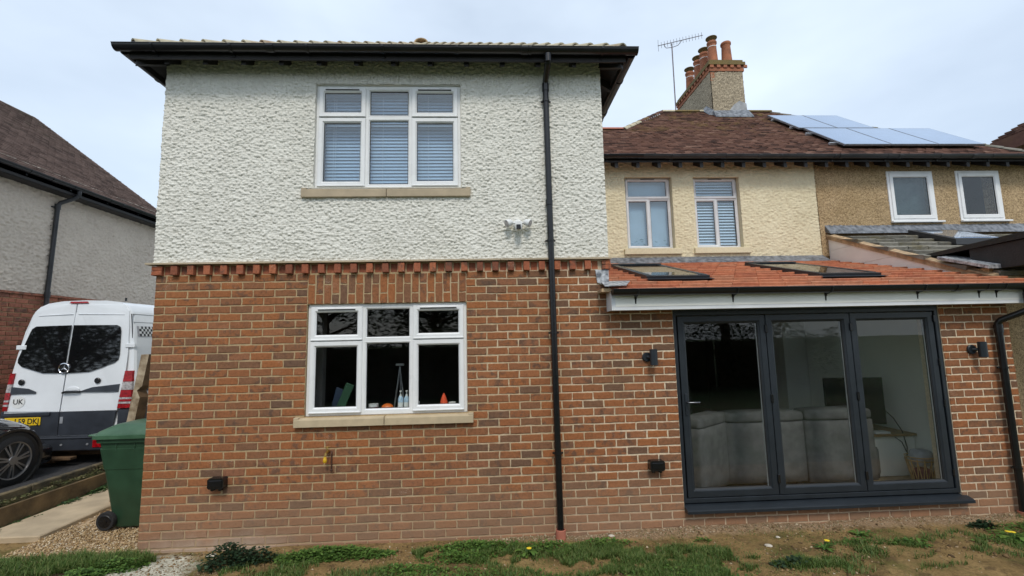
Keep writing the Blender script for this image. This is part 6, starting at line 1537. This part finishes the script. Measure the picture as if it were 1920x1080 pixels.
dandelion(-.85, -.52, .10, 'pale rosette in the dark soil at the lower left', 0, 9)
M_peb1 = mat('pale pebble', (.55, .5, .42), .8, .15, 20)
for x, y, s_, lb in ((6.15, -.42, .028, 'flat pale stone on the soil left of the dandelion'), (6.35, -.25, .02, 'round pale ring shaped pebble nearest the door sill'), (4.32, -.22, .016, 'small white pebble beside the terracotta gully collar'), (4.72, -.06, .026, 'buff stone against the wall right of the downpipe'), (.78, -.10, .035, 'square pale mortar flake on the cement spill'), (-.52, -.42, .02, 'small buff stone on the dark soil'), (3.22, -.12, .012, 'tiny white pebble at the wall foot left of the downpipe')):
    z = float(gz(x, y)); b = MB().ball((x, y, z+s_*.2), s_*random.uniform(1, 1.5), s_, s_*.4, 9, 6); b.v = [(a+random.uniform(-.15, .15)*s_, c+random.uniform(-.15, .15)*s_, d) for a, c, d in b.v]
    tag(b.build('stone', M_peb1, loc=(x, y, z), smooth=False), lb, 'stone', 'loose stones on the soil')
# crushed mortar along the wall foot and small stones everywhere
n = 4200; x_ = np.concatenate([RNG.uniform(3.2, 9.4, 2900), RNG.uniform(.3, 1.2, 500), RNG.uniform(-1.2, 9.6, 800)]); y_ = np.concatenate([-np.abs(RNG.normal(0, .055, 2900))-.01, RNG.uniform(-.5, -.02, 500), RNG.uniform(-1.4, -.05, 800)])
r_ = np.abs(RNG.normal(.0, .0045, n))+.0022; V = base[None]*r_[:, None, None]*RNG.uniform(.6, 1.5, (n, 6, 3)); V += np.stack([x_, y_, gz(x_, y_)+r_*.3], -1)[:, None]
tag(bigmesh('rubble', V.reshape(-1, 3), (bf[None]+6*np.arange(n)[:, None, None]).reshape(-1, 3), tile_material('mortar crumbs', [(0, (.2, .14, .08)), (.6, (.33, .24, .15)), (1, (.5, .42, .31))])), 'crushed mortar and small stones along the foot of the wall', 'rubble', kind='stuff')

n = 9000; x_ = RNG.uniform(-1.6, 10.2, n); y_ = RNG.uniform(-1.5, -.06, n); k_ = fbm(x_*2.2, y_*3, 91, 3) > .47; x_, y_ = x_[k_], y_[k_]; n = len(x_)
r_ = np.abs(RNG.normal(.0, .007, n))+.003; V = base[None]*r_[:, None, None]*RNG.uniform(.6, 1.5, (n, 6, 3)); V += np.stack([x_, y_, gz(x_, y_)+r_*.2], -1)[:, None]
tag(bigmesh('soil_crumbs', V.reshape(-1, 3), (bf[None]+6*np.arange(n)[:, None, None]).reshape(-1, 3), tile_material('soil crumbs', [(0, (.08, .05, .025)), (.55, (.20, .13, .06)), (.9, (.32, .21, .1)), (1, (.5, .42, .3))])), 'loose crumbs of soil scattered over the bare ground', 'soil', kind='stuff')

# ================================================================== BEHIND THE CAMERA (seen only mirrored in the glass)
FN = thing('garden_fence', 'dark timber garden fence behind the camera mirrored in the windows', 'fence', (3, -13, 0))
for k in range(13): MB().cbox(-9.5+k*2.0, -7.56+k*2.0, -13.02, -12.98, .0, 1.85, .004).build('fence_panel', M_timber_d, FN)
HG = thing('reflection_hedge', 'dark leafy hedge added along the fence behind the camera for reflections', 'hedge', (3, -12, 0))  # added out of view to give the glass leafy texture to mirror
nh = 26000; hx_ = RNG.uniform(-10, 17, nh); hy_ = RNG.uniform(-12.6, -11.6, nh); hh_ = (1.2+2.2*fbm(hx_*.5, hx_*0+2, 12, 4))*RNG.uniform(0, 1, nh)**.7
leaves('hedge_leaves', '', np.column_stack([hx_, hy_, hh_]), .13, M_crown, kind=None, parent=HG)
def tree(x, y, h, R_, label):
    t = thing('garden_tree', label, 'tree', (x, y, 0), 'trees behind the camera')
    b = MB().tube([(x, y, -.1), (x+.1, y, h*.35), (x-.05, y, h*.6), (x+.1, y, h*.9)], [R_*.09, R_*.07, R_*.05, R_*.02], 8); tip = []
    for k in range(14):
        a = random.uniform(0, 6.28); z = h*random.uniform(.3, .75); e = Vector((x+math.cos(a)*R_*random.uniform(.5, .95), y+math.sin(a)*R_*random.uniform(.5, .95), z+R_*random.uniform(.2, .8))); b.tube([(x, y, z), ((x+e.x)/2, (y+e.y)/2, z+(e.z-z)*.4), e], [R_*.035, R_*.02, R_*.008], 6); tip.append(e)
    b.build('trunk', M_timber_d, t)
    P_ = []
    for e in tip+[Vector((x, y, h*.9)), Vector((x, y, h*.75))]: P_.append(np.array(e)[None]+RNG.normal(0, R_*.2, (260, 3)))
    leaves('crown', '', np.concatenate(P_), .22, M_crown, kind=None, parent=t); bpy.data.objects
for i, (x, y, h, R_) in enumerate(((-14, -9.5, 5.5, 2.6), (-19.5, -12, 6, 3), (-4, -16, 6, 2.6), (1, -15.5, 5, 2.2), (5.5, -16.5, 6.5, 2.8), (10, -15.5, 5.5, 2.4), (15, -17, 7, 3))): tree(x, y, h, R_, ['tree nearest the lawn mirrored in the van windows', 'farthest tree on the van side behind the camera', 'leftmost leafy tree beyond the hedge behind the camera', 'second leafy tree beyond the hedge behind the camera', 'middle leafy tree beyond the hedge behind the camera', 'fourth leafy tree beyond the hedge behind the camera', 'rightmost leafy tree beyond the hedge behind the camera'][i])
